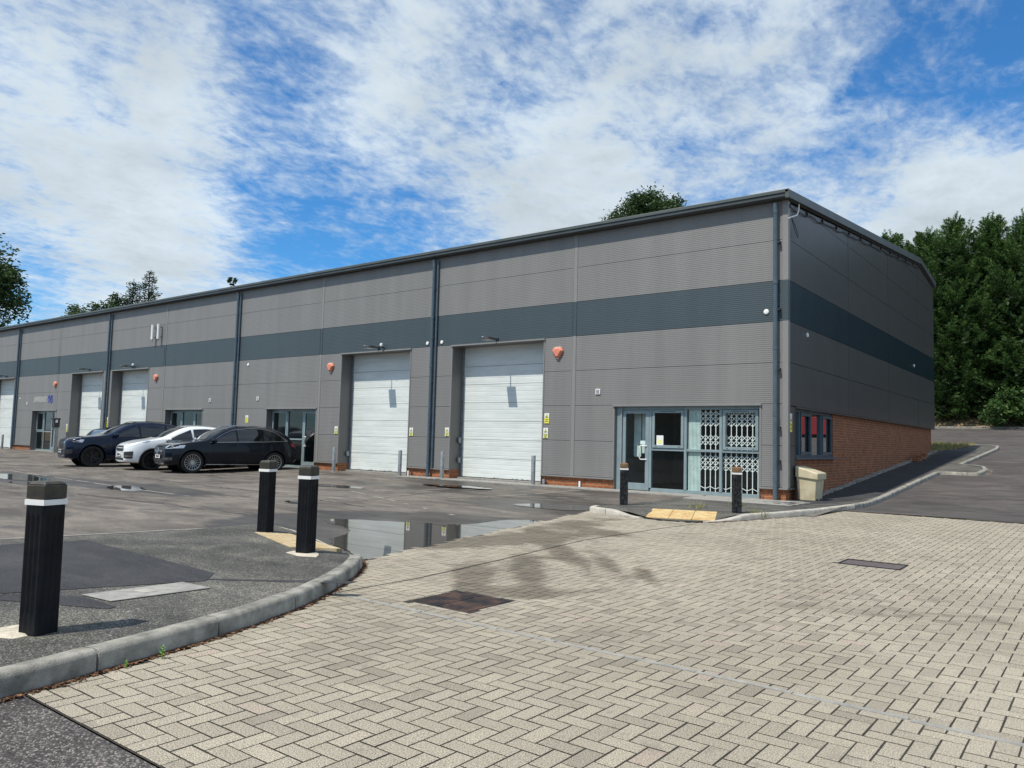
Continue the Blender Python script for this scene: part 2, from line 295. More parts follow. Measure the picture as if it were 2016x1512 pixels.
g = noise_(nn, ln, v, 3.1, 9, .75, .3); gr = ramp_(nn, [(.57, (0, 0, 0)), (.70, (.62,) * 3)]); ln(g, gr.inputs[0]); col = mixc(nn, ln, gr.outputs[0], col, (.15, .128, .108))
g = noise_(nn, ln, v, 1.1, 9, .7, .9); 
wv = g
for (x, y, rx, ry, k, ro) in [(1.1, -12.7, 1.15, .30, .36, -.85), (1.25, -12.0, 1.5, .25, .36, -.93), (2.0, -12.95, .75, .36, .34, .78), (.6, -10.5, 2.2, .26, .32, -.80), (2.3, -11.4, .8, .14, .28, -.9), (-.45, -10.3, .6, 2.3, .40, -.25), (.1, -8.4, 1.2, .3, .24, -.4), (4.4, -11.6, 1.4, .3, .2, .4), (1.6, -11.0, 1.5, .16, .24, -.85), (-.9, -8.0, .5, 2.2, .3, .1)]:
    q = nn('ShaderNodeMapping'); q.vector_type = 'TEXTURE'; q.inputs[1].default_value = (x, y, 0); q.inputs[3].default_value = (rx, ry, 50); q.inputs[2].default_value = (0, 0, ro); ln(v, q.inputs[0])
    l = nn('ShaderNodeVectorMath', operation='LENGTH'); ln(q.outputs[0], l.inputs[0])
    q2 = nn('ShaderNodeMapRange', interpolation_type='SMOOTHSTEP'); ln(l.outputs['Value'], q2.inputs[0]); q2.inputs[1].default_value = .2; q2.inputs[2].default_value = 1.35; q2.inputs[3].default_value = k; q2.inputs[4].default_value = 0
    ad = nn('ShaderNodeMath', operation='ADD'); ln(wv, ad.inputs[0]); ln(q2.outputs[0], ad.inputs[1]); wv = ad.outputs[0]
wr = nn('ShaderNodeMapRange', interpolation_type='SMOOTHSTEP'); ln(wv, wr.inputs[0]); wr.inputs[1].default_value = .58; wr.inputs[2].default_value = .84; wr.inputs[4].default_value = 1
col = mixc(nn, ln, wr.outputs[0], col, mixc(nn, ln, 1.0, col, (.50, .47, .43), 'MULTIPLY')); ln(col, p.inputs['Base Color'])
rr = nn('ShaderNodeMapRange'); ln(wr.outputs[0], rr.inputs[0]); rr.inputs[3].default_value = .88; rr.inputs[4].default_value = .5; ln(rr.outputs[0], p.inputs['Roughness'])
b = nn('ShaderNodeBump'); b.inputs['Strength'].default_value = .5; b.inputs['Distance'].default_value = .004; ln(noise_(nn, ln, v, 160, 4, .7), b.inputs['Height']); ln(b.outputs[0], p.inputs['Normal'])

m = mat('water', (.045, .04, .033), .02, spec=.5); t, nn, ln, p = nodes_of(m)
p.inputs['IOR'].default_value = 1.33

def foliage(name, c0, c1, c2, tr=.25):
    m = bpy.data.materials.new(name); m.use_nodes = True; t = m.node_tree; t.nodes.clear(); MT[name] = m
    nn = t.nodes.new; ln = t.links.new
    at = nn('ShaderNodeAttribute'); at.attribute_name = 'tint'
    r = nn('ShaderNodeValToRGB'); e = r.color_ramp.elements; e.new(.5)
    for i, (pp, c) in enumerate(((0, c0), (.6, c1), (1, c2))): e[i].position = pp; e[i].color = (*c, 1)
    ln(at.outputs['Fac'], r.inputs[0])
    d = nn('ShaderNodeBsdfPrincipled'); d.inputs['Roughness'].default_value = .6; d.inputs['Specular IOR Level'].default_value = .3; ln(r.outputs[0], d.inputs['Base Color'])
    tl = nn('ShaderNodeBsdfTranslucent'); ln(r.outputs[0], tl.inputs[0]); mx = nn('ShaderNodeMixShader'); mx.inputs[0].default_value = tr
    ln(d.outputs[0], mx.inputs[1]); ln(tl.outputs[0], mx.inputs[2]); o = nn('ShaderNodeOutputMaterial'); ln(mx.outputs[0], o.inputs[0])
foliage('fol_conifer', (.018, .042, .012), (.075, .15, .038), (.19, .29, .08))
foliage('fol_broad', (.035, .07, .022), (.07, .12, .04), (.13, .18, .07), .3)
foliage('fol_oak', (.02, .045, .012), (.045, .085, .022), (.08, .12, .035))
foliage('fol_pine', (.015, .035, .018), (.035, .07, .03), (.06, .1, .045), .15)

# ------------------------------------------------------------------ mesh helpers
class MB:
    def __init__(s): s.v = []; s.f = []; s.t = []
    def quad(s, a, b, c, d, tint=None): n = len(s.v); s.v += [tuple(a), tuple(b), tuple(c), tuple(d)]; s.f.append((n, n + 1, n + 2, n + 3)); s.t.append(tint)
    def poly(s, pts, tint=None): n = len(s.v); s.v += [tuple(q) for q in pts]; s.f.append(tuple(range(n, n + len(pts)))); s.t.append(tint)
    def box(s, x0, x1, y0, y1, z0, z1, tint=None):
        n = len(s.v); s.v += [(x, y, z) for z in (z0, z1) for (x, y) in ((x0, y0), (x1, y0), (x1, y1), (x0, y1))]
        for f in ((0, 3, 2, 1), (4, 5, 6, 7), (0, 1, 5, 4), (1, 2, 6, 5), (2, 3, 7, 6), (3, 0, 4, 7)): s.f.append(tuple(n + i for i in f)); s.t.append(tint)
        return s
    def frus(s, z0, z1, lo, hi):   # lo, hi: rectangles (x0,x1,y0,y1)
        n = len(s.v)
        for z, (x0, x1, y0, y1) in ((z0, lo), (z1, hi)): s.v += [(x0, y0, z), (x1, y0, z), (x1, y1, z), (x0, y1, z)]
        for f in ((0, 3, 2, 1), (4, 5, 6, 7), (0, 1, 5, 4), (1, 2, 6, 5), (2, 3, 7, 6), (3, 0, 4, 7)): s.f.append(tuple(n + i for i in f)); s.t.append(None)
        return s
    def prism(s, pts, d):          # extrude polygon pts by vector d
        n = len(s.v); k = len(pts); d = Vector(d); s.v += [tuple(q) for q in pts] + [tuple(Vector(q) + d) for q in pts]
        s.f.append(tuple(n + i for i in range(k))[::-1]); s.f.append(tuple(n + k + i for i in range(k))); s.t += [None, None]
        for i in range(k): j = (i + 1) % k; s.f.append((n + i, n + j, n + k + j, n + k + i)); s.t.append(None)
        return s
    def tube(s, path, r, seg=10, cap=True):
        path = [Vector(q) for q in path]; rs = r if isinstance(r, (list, tuple)) else [r] * len(path); rings = []
        for i, q in enumerate(path):
            d = (path[min(i + 1, len(path) - 1)] - path[max(i - 1, 0)]).normalized()
            a = d.cross(Vector((0, 0, 1)));  a = a if a.length > .05 else d.cross(Vector((0, 1, 0))); a.normalize(); b = d.cross(a)
            n = len(s.v); s.v += [tuple(q + (a * math.cos(2 * math.pi * k / seg) + b * math.sin(2 * math.pi * k / seg)) * rs[i]) for k in range(seg)]; rings.append(n)
        for n0, n1 in zip(rings, rings[1:]):
            for k in range(seg): s.f.append((n0 + k, n0 + (k + 1) % seg, n1 + (k + 1) % seg, n1 + k)); s.t.append(None)
        if cap: s.f.append(tuple(rings[0] + k for k in range(seg))[::-1]); s.f.append(tuple(rings[-1] + k for k in range(seg))); s.t += [None, None]
        return s
    def lathe(s, prof, seg=16, c=(0, 0, 0), axis='z', cap=True):
        rings = []
        for (r, h) in prof:
            n = len(s.v); rings.append(n)
            for k in range(seg):
                a = 2 * math.pi * k / seg; x, y = r * math.cos(a), r * math.sin(a)
                q = (x, y, h) if axis == 'z' else ((x, h, y) if axis == 'y' else (h, x, y)); s.v.append((q[0] + c[0], q[1] + c[1], q[2] + c[2]))
        for n0, n1 in zip(rings, rings[1:]):
            for k in range(seg): s.f.append((n0 + k, n0 + (k + 1) % seg, n1 + (k + 1) % seg, n1 + k)); s.t.append(None)
        for n, rev in (((rings[0], 1), (rings[-1], 0)) if cap else ()):
            f = tuple(n + k for k in range(seg)); s.f.append(f[::-1] if rev else f); s.t.append(None)
        return s
    def build(s, name, m, parent=None, smooth=False, fix=True, bevel=0):
        me = bpy.data.meshes.new(name); me.from_pydata(s.v, [], s.f)
        if any(q is not None for q in s.t):
            at = me.attributes.new('tint', 'FLOAT', 'FACE'); at.data.foreach_set('value', [q if q is not None else .5 for q in s.t])
        me.materials.append(MT[m] if isinstance(m, str) else m)
        if fix:
            b = bmesh.new(); b.from_mesh(me); bmesh.ops.recalc_face_normals(b, faces=b.faces); b.to_mesh(me); b.free()
        if smooth:
            me.polygons.foreach_set('use_smooth', [True] * len(me.polygons))
            if smooth != 'all':
                try: me.set_sharp_from_angle(angle=R(38))
                except Exception: pass
        o = bpy.data.objects.new(name, me); S.collection.objects.link(o)
        if parent: o.parent = parent
        if bevel:
            md = o.modifiers.new('b', 'BEVEL'); md.width = bevel; md.segments = 2; md.limit_method = 'ANGLE'
        return o
def tag(o, label=None, cat=None, group=None, kind=None):
    if label: o['label'] = label
    if cat: o['category'] = cat
    if group: o['group'] = group
    if kind: o['kind'] = kind
    return o
def thing(name, label, cat, loc=(0, 0, 0), rz=0, group=None):
    o = bpy.data.objects.new(name, None); S.collection.objects.link(o); o.location = loc; o.rotation_euler = (0, 0, rz); o.empty_display_size = .2
    return tag(o, label, cat, group)
def dup(root, loc, rz, label, parent=None):
    c = root.copy(); S.collection.objects.link(c); c.location = loc; c.rotation_euler = (0, 0, rz); c['label'] = label
    for ch in [x for x in bpy.data.objects if x.parent == root]:
        d = ch.copy(); S.collection.objects.link(d); d.parent = c
        for g in [x for x in bpy.data.objects if x.parent == ch]:
            e = g.copy(); S.collection.objects.link(e); e.parent = d
    return c
def textmesh(txt, size, mname, parent, M, name='lettering', bold=0.0):
    cu_ = bpy.data.curves.new('t', 'FONT'); cu_.body = txt; cu_.size = size; cu_.align_x = 'CENTER'; cu_.align_y = 'CENTER'; cu_.extrude = .002; cu_.offset = bold
    to = bpy.data.objects.new('t', cu_); S.collection.objects.link(to); bpy.context.view_layer.update()
    me = bpy.data.meshes.new_from_object(to.evaluated_get(bpy.context.evaluated_depsgraph_get())); me.name = name
    bpy.data.objects.remove(to); me.materials.clear(); me.materials.append(MT[mname]); me.transform(M)
    o = bpy.data.objects.new(name, me); S.collection.objects.link(o)
    if parent: o.parent = parent
    return o
def ss(a, b, x): t = min(1, max(0, (x - a) / (b - a))); return t * t * (3 - 2 * t)
def ramp(y):
    if y <= 1: return 0.0
    if y > 24: return 1.617 + .1 * (min(y, 36) - 24)
    return .0735 * (y - 2) if y > 3 else .0735 * (y - 1) ** 2 / 4
def hc(x, y):
    base = -.1 - .03 * ss(-6, -14, x)
    return base * (1 - ss(-4, -.4, y))
def scan(poly, y):
    xs = []
    for i in range(len(poly)):
        (x0, y0), (x1, y1) = poly[i], poly[(i + 1) % len(poly)]
        if (y0 <= y < y1) or (y1 <= y < y0): xs.append(x0 + (x1 - x0) * (y - y0) / (y1 - y0))
    return sorted(xs)
def rows(poly, ys, zf, mb):
    for a, b in zip(ys, ys[1:]):
        A = scan(poly, a + 1e-5); B = scan(poly, b - 1e-5)
        if len(A) >= 2 and len(B) >= 2:
            for k in range(0, min(len(A), len(B)) - 1, 2):
                mb.quad((A[k], a, zf(A[k], a)), (A[k + 1], a, zf(A[k + 1], a)), (B[k + 1], b, zf(B[k + 1], b)), (B[k], b, zf(B[k], b)))
def frange(a, b, s): n = max(1, int(round((b - a) / s))); return [a + (b - a) * i / n for i in range(n + 1)]
def sheet(name, xs, ys, zf, m, keep=lambda x, y: True):
    mb = MB(); idx = {}
    for i, x in enumerate(xs):
        for j, y in enumerate(ys): idx[i, j] = len(mb.v); mb.v.append((x, y, zf(x, y)))
    for i in range(len(xs) - 1):
        for j in range(len(ys) - 1):
            if keep((xs[i] + xs[i + 1]) / 2, (ys[j] + ys[j + 1]) / 2): mb.f.append((idx[i, j], idx[i + 1, j], idx[i + 1, j + 1], idx[i, j + 1])); mb.t.append(None)
    o = mb.build(name, m, smooth='all'); return tag(o, kind='structure')

# ------------------------------------------------------------------ ground surfaces
def hg(x, y):
    if y < -.2: return -.22
    if x < -1 and y < 19: return -.22
    return -.22 + ramp(y) + (1.25 * ss(36, 39.5, y) + 1.6 * ss(40, 44, y)) 
sheet('ground', [-1500, -400, -150, -100, -80, -60, -45, -30, -20, -12, -6, -1, 0, 4, 8, 14, 20, 30, 45, 80, 150, 400, 1500], [-1500, -400, -120, -60, -30, -20, -10, -1, 0, 1, 2, 3, 5, 10, 15, 19, 20, 24, 30, 36, 37, 38, 39, 45, 60, 90, 150, 400, 1500], hg, 'soil')
LK_OUT = [(-5.0, -20), (2.6, -20), (1.95, -18), (1.76, -17.2), (1.70, -16.82), (1.62, -16.52), (1.55, -16.2), (1.46, -15.84), (1.32, -15.36), (1.06, -14.73), (.75, -14.19), (.32, -13.56), (-.06, -13.12), (-.39, -12.86), (-.64, -12.72)]
PAVE_POLY = [(-.39, -12.86), (-.06, -13.12), (.32, -13.56), (.75, -14.19), (1.06, -14.73), (1.32, -15.36), (1.46, -15.84), (1.55, -16.2), (1.62, -16.52), (1.70, -16.82), (1.74, -16.94), (9.5, -16.94), (9.5, -.55), (1.5, -.62), (1.32, -1.11), (1.25, -2.3), (.99, -3.64), (.69, -4.92), (.53, -5.4), (.31, -5.81), (-.07, -5.98), (-.53, -5.97), (-1.01, -5.85), (-1.58, -5.75), (-2.11, -5.45)]
def inside(poly, x, y):
    c = 0
    for i in range(len(poly)):
        (x0, y0), (x1, y1) = poly[i], poly[(i + 1) % len(poly)]
        if (y0 <= y < y1) or (y1 <= y < y0):
            if x < x0 + (x1 - x0) * (y - y0) / (y1 - y0): c ^= 1
    return c
sheet('car_park', [-90, -70, -55, -45, -35, -25, -20, -18, -16, -14, -12, -11, -10, -9, -8, -7, -6, -4, -2, 0, 1.4], [-70, -40, -25, -20, -16, -12, -8, -6, -5, -4.5, -4, -3.5, -3, -2.5, -2, -1.6, -1.2, -.8, -.4, .5], lambda x, y: hc(x, y) - .012 - (.012 if inside(PAVE_POLY, x, y) else 0), 'asphalt_park')
# pavers
C = .1; OX, OY = 3.44, -15.94
GRATE = [(1.46, 2.10, -13.98, -13.36), (3.50, 4.17, -8.93, -8.46)]
mb = MB(); vis = MB()
pb = MB(); ys = sorted(set([q[1] for q in PAVE_POLY])); rows(PAVE_POLY, ys, lambda x, y: -.1036, pb)
def brick(x0, x1, y0, y1):
    if y1 < -16.92: return
    y0 = max(y0, -16.935)
    if y1 - y0 < .015: return
    cx, cy = (x0 + x1) / 2, (y0 + y1) / 2
    if not (inside(PAVE_POLY, x0 + .02, y0 + .02) and inside(PAVE_POLY, x1 - .02, y1 - .02) and inside(PAVE_POLY, x0 + .02, y1 - .02) and inside(PAVE_POLY, x1 - .02, y0 + .02)):
        if not inside(PAVE_POLY, cx, cy): return
    for (a, b, c, d) in GRATE:
        if a < x1 and x0 < b and c < y1 and y0 < d:
            opts = [(a - x0, 0), (x1 - b, 1), (c - y0, 2), (y1 - d, 3)]; k_ = max(opts)
            if k_[0] < .02: return
            if k_[1] == 0: x1 = a
            elif k_[1] == 1: x0 = b
            elif k_[1] == 2: y1 = c
            else: y0 = d
    # nothing behind the camera
    if (cy - (-18.645)) * cf.y + (cx - 6.1) * cf.x < .5: return
    g = .0034 + rnd.random() * .0022; z = -.1 + rnd.uniform(-.0007, .0007); tx, ty = rnd.uniform(-.005, .005), rnd.uniform(-.005, .005)
    ti = min(1, max(0, rnd.gauss(.45, .24))); e = .0025
    def q(x, y, zz): return (x, y, zz + (x - cx) * tx + (y - cy) * ty)
    X0, X1, Y0, Y1 = x0 + g, x1 - g, y0 + g, y1 - g
    n = len(mb.v)
    mb.v += [q(X0, Y0, z - .0014), q(X1, Y0, z - .0014), q(X1, Y1, z - .0014), q(X0, Y1, z - .0014), q(X0 + e, Y0 + e, z), q(X1 - e, Y0 + e, z), q(X1 - e, Y1 - e, z), q(X0 + e, Y1 - e, z)]
    for f in ((4, 5, 6, 7), (0, 1, 5, 4), (1, 2, 6, 5), (2, 3, 7, 6), (3, 0, 4, 7)): mb.f.append(tuple(n + i for i in f)); mb.t.append(ti)
for i in range(-62, 62):
    for j in range(-12, 158):
        k = (i - j) % 4; x, y = OX + i * C, OY + j * C
        if k == 0: brick(x, x + 2 * C, y, y + C)
        elif k == 2: brick(x, x + C, y - C, y + C)
bl = mb.build('block_paving', 'paver', fix=False); tag(bl, kind='structure')
mat('joint_sand', (.035, .03, .023), .95, var=.3, vscale=30)
tag(pb.build('paving_bed', 'joint_sand'), kind='structure')
# mortar repair strip across the blocks and a second seam
s = MB(); x = .8
while x < 9:
    L = rnd.uniform(.25, .6); y0 = -14.215 + .012 * math.sin(x * 1.7) - max(0, (x - 3.5)) * .03
    s.box(x, x + L - .012, y0 - .02, y0 + .02, -.11, -.0965); x += L
tag(s.build('road_joint_strip', 'concrete'), kind='structure')
s = MB(); pth = [(.8, -14.15), (.8, -13.2), (.62, -11.7), (.5, -10.9), (.3, -9.4), (.32, -7.5), (.4, -6.0)]
for (a, b) in zip(pth, pth[1:]): s.prism([(a[0] - .008, a[1], -.0985), (a[0] + .008, a[1], -.0985), (b[0] + .008, b[1], -.0985), (b[0] - .008, b[1], -.0985)], (0, 0, .002))
tag(s.build('road_seam', 'joint_sand'), kind='structure')
sheet('road', [-90, -30, -10, -5, 0, 2, 4, 6, 8, 12, 30, 90], [-70, -40, -25, -20, -18, -16.95], lambda x, y: -.103, 'asphalt_coarse')
# side road
def zside(x, y): return -.1 + ramp(y)
sheet('side_road', [0.3, 1, 2, 3, 4, 6, 9, 14, 22], frange(-.5, 36, .5), zside, 'asphalt_side')
sheet('rear_road', [-60, -30, -15, -8, -4, -2, 0, .32], frange(24, 36, 1), lambda x, y: zside(x, y) - .002, 'asphalt_side')
s = MB(); edge = [(1.6, -.60), (2.6, -.6), (4, -.58), (6, -.6), (9, -.6)]
e2 = [(1.9, -.5), (2.6, -.42), (4, -.30), (6, -.18), (9, -.1)]
for i in range(4): s.quad((*edge[i], -.094), (*edge[i + 1], -.094), (*e2[i + 1], -.094), (*e2[i], -.094))
tag(s.build('road_gutter_water', 'water', fix=False), kind='structure')
# pavement islands
LP = LK_OUT + [(-1.17, -12.5), (-1.97, -12.15), (-2.96, -11.76), (-3.55, -11.62), (-3.9, -11.9), (-4.3, -14.2), (-5.0, -17.5)]
def lz(x, y):   # left island, falls to the car park along its far edge
    return .012 - .1 * (1 - ss(.0, .75, min((x + 3.95) * .9, (-(y + 11.45) - .34 * (x + 3.6)) * .9, 9)))
def inset(poly, d):
    out = []
    n = len(poly)
    for i in range(n):
        p0, p1, p2 = Vector(poly[i - 1]), Vector(poly[i]), Vector(poly[(i + 1) % n])
        a = (p1 - p0).normalized(); b = (p2 - p1).normalized(); na = Vector((-a.y, a.x)); nb = Vector((-b.y, b.x)); m_ = (na + nb); m_ = m_.normalized() if m_.length > .01 else na
        out.append(tuple(p1 + m_ * d / max(.5, m_.dot(na))))
    return out
LPi = inset(LP, .118)
s = MB(); ys = sorted(set([q[1] for q in LPi] + frange(-20, -11.7, .2)))
for a, b in zip(ys, ys[1:]):
    A = scan(LPi, a + 1e-5); B = scan(LPi, b - 1e-5)
    if len(A) >= 2 and len(B) >= 2:
        K = 24
        for k in range(K):
            f0, f1 = k / K, (k + 1) / K
            P = [(A[0] + (A[-1] - A[0]) * f0, a), (A[0] + (A[-1] - A[0]) * f1, a), (B[0] + (B[-1] - B[0]) * f1, b), (B[0] + (B[-1] - B[0]) * f0, b)]
            s.quad(*[(x, y, lz(x, y)) for x, y in P])
o = s.build('pavement_left', 'asphalt_pave', smooth='all'); tag(o, kind='structure')
s = MB(); s.prism([(-.42, -16.3, .0135), (.12, -15.0, .0135), (-.15, -14.75, .0135), (-2.95, -14.6, .0135), (-3.3, -16.1, .0135)], (0, 0, .003)); 
s.prism([(-.5, -16.55, .0135), (.62, -16.02, .0135), (.58, -15.95, .0135), (.05, -15.96, .0135), (-.42, -16.34, .0135)], (0, 0, .003)); tag(s.build('pavement_patch', 'asphalt_new'), kind='structure')
s = MB(); s.prism([(.08, -14.9, .0135), (.03, -15.0, .0135), (1.02, -14.25, .0135), (1.0, -14.12, .0135)], (0, 0, .002)); tag(s.build('pavement_seam', 'asphalt_new'), kind='structure')
# kerbs: swept kerb stones
def kerb(name, path, ztop, zbot, m, L=.9, w=.125, inner=1, gap=.012):
    path = [Vector((*q, 0)) if len(q) == 2 else Vector(q) for q in path]
    cum = [0]
    for a, b in zip(path, path[1:]): cum.append(cum[-1] + (b.xy - a.xy).length)
    def at(s_):
        s_ = min(max(s_, 0), cum[-1] - 1e-6)
        for i in range(len(cum) - 1):
            if cum[i + 1] >= s_:
                f = (s_ - cum[i]) / (cum[i + 1] - cum[i]); return path[i].lerp(path[i + 1], f)
    def tan(s_): return (at(s_ + .12) - at(s_ - .12)).normalized()
    mb = MB(); s0 = 0
    while s0 < cum[-1] - .05:
        s1 = min(s0 + L, cum[-1]); pr = []; jz, jx = rnd.uniform(-.004, .004), rnd.uniform(-.004, .004)
        for u in frange(s0 + gap / 2, s1 - gap / 2, .15):
            q = at(u); tn = tan(u); nrm = Vector((-tn.y, tn.x, 0)) * inner; zt, zb = ztop(q.x, q.y), zbot(q.x, q.y)
            h_ = zt - zb
            sec = [(0, zb - .06), (.004, zt - min(.03, h_ * .4)), (.016, zt - .008), (.034, zt), (w, zt - .002), (w, zb - .06)]
            pr.append([(q.x + nrm.x * (a + jx), q.y + nrm.y * (a + jx), z + jz) for a, z in sec])
        n = len(mb.v)
        for r_ in pr: mb.v += r_
        k = 6
        for i in range(len(pr) - 1):
            for j in range(k - 1): mb.f.append((n + i * k + j, n + i * k + j + 1, n + (i + 1) * k + j + 1, n + (i + 1) * k + j)); mb.t.append(None)
        mb.f.append(tuple(n + j for j in range(k))); mb.f.append(tuple(n + (len(pr) - 1) * k + j for j in range(k))[::-1]); mb.t += [None, None]
        s0 = s1
    o = mb.build(name, m, smooth=True); return tag(o, kind='structure')
kerb('kerb', LK_OUT[1:13], lambda x, y: .022, lambda x, y: -.1, 'kerb')
kerb('kerb', LK_OUT[12:], lambda x, y: .022 - .1 * ss(-.05, -.6, x), lambda x, y: -.1, 'kerb_pale', L=.3)
kerb('edging', [(-.64, -12.72), (-1.17, -12.5), (-1.97, -12.15), (-2.96, -11.76), (-3.55, -11.62), (-3.9, -11.9), (-4.3, -14.2), (-5.0, -17.5)], lambda x, y: -.086, lambda x, y: -.12, 'kerb_pale', w=.05)
RK1 = [(-2.02, -4.0), (-2.14, -5.2), (-2.11, -5.45), (-1.95, -5.62), (-1.58, -5.75), (-1.01, -5.85), (-.75, -5.93)]
RK2 = [(.42, -5.6), (.53, -5.4), (.69, -4.92), (.99, -3.64), (1.25, -2.3), (1.34, -1.11), (1.45, .19), (1.45, 2.0), (1.5, 5.1), (1.6, 10.15), (1.72, 10.3), (2.5, 10.25), (2.72, 10.4), (2.79, 11.68), (2.6, 12.8), (2.3, 13.2), (1.8, 13.5), (1.82, 14.2), (2.06, 22.04), (1.95, 23.8), (1.5, 24.4), (.71, 24.6), (-2, 24.7)]
kerb('kerb', RK1[1:], lambda x, y: .004 - .09 * ss(-1.5, -.9, x), lambda x, y: -.1, 'kerb_pale')
for pth_, mt_ in ((RK2[:7], 'kerb_pale'), (RK2[6:], 'kerb')): kerb('kerb', pth_, lambda x, y: (ramp(y) if y > 1 else 0) + .006 - (.09 * (1 - ss(-5.5, -4.4, y))), lambda x, y: -.1 + ramp(y), mt_)
RP = [(-1.98, -.3), (-2.02, -4.0), (-2.14, -5.2), (-2.11, -5.45), (-1.95, -5.62), (-1.58, -5.75), (-1.01, -5.85), (-.53, -5.97), (-.07, -5.98), (.31, -5.81)] + RK2[1:] + [(-2, 20.6), (.2, 19.6), (0, 19.4), (0, -.3)]
RPi = inset(RP[:-5], .12)[1:-1]; RPi = [(-1.98, -.3), (-2.0, -4.0)] + RPi[1:] + [(-2, 24.55), (-1.5, 22.6), (.35, 20.2), (.0, 19.2), (0, -.3)]
def rz(x, y):
    z = ramp(y)
    if y < -2: z = -.088 * ss(.5, 1.0, 1 - min(1, math.hypot((x - 0) / 1.5, (y + 5.9) / 1.6)) + .35) - .006
    return z
s = MB(); ys = sorted(set([q[1] for q in RPi] + frange(-6, 24.5, .25)))
for a, b in zip(ys, ys[1:]):
    A = scan(RPi, a + 1e-5); B = scan(RPi, b - 1e-5)
    for k in range(0, min(len(A), len(B)) - 1, 2):
        K = 14
        for u in range(K):
            f0, f1 = u / K, (u + 1) / K
            P = [(A[k] + (A[k + 1] - A[k]) * f0, a), (A[k] + (A[k + 1] - A[k]) * f1, a), (B[k] + (B[k + 1] - B[k]) * f1, b), (B[k] + (B[k + 1] - B[k]) * f0, b)]
            s.quad(*[(x, y, rz(x, y)) for x, y in P])
tag(s.build('pavement_right', 'asphalt_pave', smooth='all'), kind='structure')
s = MB(); rows([(.62, -1.5), (.95, 1.0), (1.3, 3), (1.35, 9.9), (1.5, 20.5), (.35, 19.8), (.12, 10), (.12, .8), (.1, -.35), (-.3, -.9)], frange(-1.5, 20.4, .3), lambda x, y: ramp(y) + .004, s)
tag(s.build('pavement_patch', 'asphalt_new'), kind='structure')
s = MB()
for (x0, x1, y0, y1) in ((-12.5, -2.05, -.75, -.02), (-1.95, .6, -1.6, -.02), (-2.05, -1.95, -1.3, -.02)):
    for x in frange(x0, x1, .2)[:-1]:
        for y in frange(y0, y1, .2)[:-1]:
            if rnd.random() < .97: z = max(hc(x, y), hc(x + .2, y + .2) if x < -2 else 0, 0 if x > -2.06 else -1) + rnd.uniform(.002, .006); s.box(x + .004, x + .196, y + .004, y + .196, z - .05, z, rnd.random())
tag(s.build('apron_setts', 'concrete'), kind='structure')
# edging lines of the car park (pale worn paint / concrete strips)
def strip(name, a, b, w, m, z=.004, dz=0):
    a, b = Vector(a), Vector(b); d = (b - a); L = d.length; d.normalize(); n_ = Vector((-d.y, d.x)); mb = MB(); N_ = max(2, int(L / .25))
    for i in range(N_):
        if name == 'parking_line' and rnd.random() < .22: continue
        p0, p1 = a + d * L * i / N_, a + d * L * (i + 1) / N_; ww = w * rnd.uniform(.75, 1)
        mb.quad(*[(q.x, q.y, hc(q.x, q.y) + z - .01) for q in (p0 - n_ * ww / 2, p1 - n_ * ww / 2, p1 + n_ * ww / 2, p0 + n_ * ww / 2)])
    return tag(mb.build(name, m), kind='structure')
mat('line_paint', (.33, .31, .28), .8, col2=(.17, .15, .135), vscale=9, vdetail=9, vlo=.3, vhi=.7)
for xx in (-5.0, -7.6, -15.2, -16.6, -19.8, -22.8, -25.9, -28.9, -31.9, -35): strip('parking_line', (xx - 1.1, -5.2), (xx, -.9), .1, 'line_paint')
strip('parking_line', (-14, -7.4), (-1.95, -1.9), .09, 'line_paint'); strip('parking_line', (-24, -8.4), (-9.5, -9.6), .1, 'line_paint'); strip('parking_line', (-9.0, -5.6), (-3.2, -8.2), .09, 'line_paint')
def crack(pts, seed, w=.02):
    r2 = random.Random(seed); mb = MB(); path = []
    for (x0, y0), (x1, y1) in zip(pts, pts[1:]):
        n = max(2, int(math.dist((x0, y0), (x1, y1)) / .18))
        for i in range(n): u = i / n; path.append((x0 + (x1 - x0) * u + r2.gauss(0, .03), y0 + (y1 - y0) * u + r2.gauss(0, .03)))
    for i in range(len(path) - 1):
        (x0, y0), (x1, y1) = path[i], path[i + 1]; d = Vector((x1 - x0, y1 - y0)).normalized(); n_ = Vector((-d.y, d.x)) * w * r2.uniform(.3, 1)
        mb.quad(*[(x, y, hc(x, y) - .0085) for x, y in ((x0 - n_.x, y0 - n_.y), (x1 - n_.x, y1 - n_.y), (x1 + n_.x, y1 + n_.y), (x0 + n_.x, y0 + n_.y))])
    return tag(mb.build('tarmac_seam', 'asphalt_new', fix=False), kind='structure')
crack([(-26, -6.6), (-17, -6.9), (-9, -7.6), (-5.2, -8.4)], 1, .03); crack([(-12, -3.3), (-6, -3.9), (-2.2, -3.5)], 2, .02); crack([(-20, -11.5), (-10, -11.0), (-4.5, -10.9)], 3, .02); crack([(-8, -.9), (-7.6, -4.2), (-6.4, -7.9)], 4, .015)
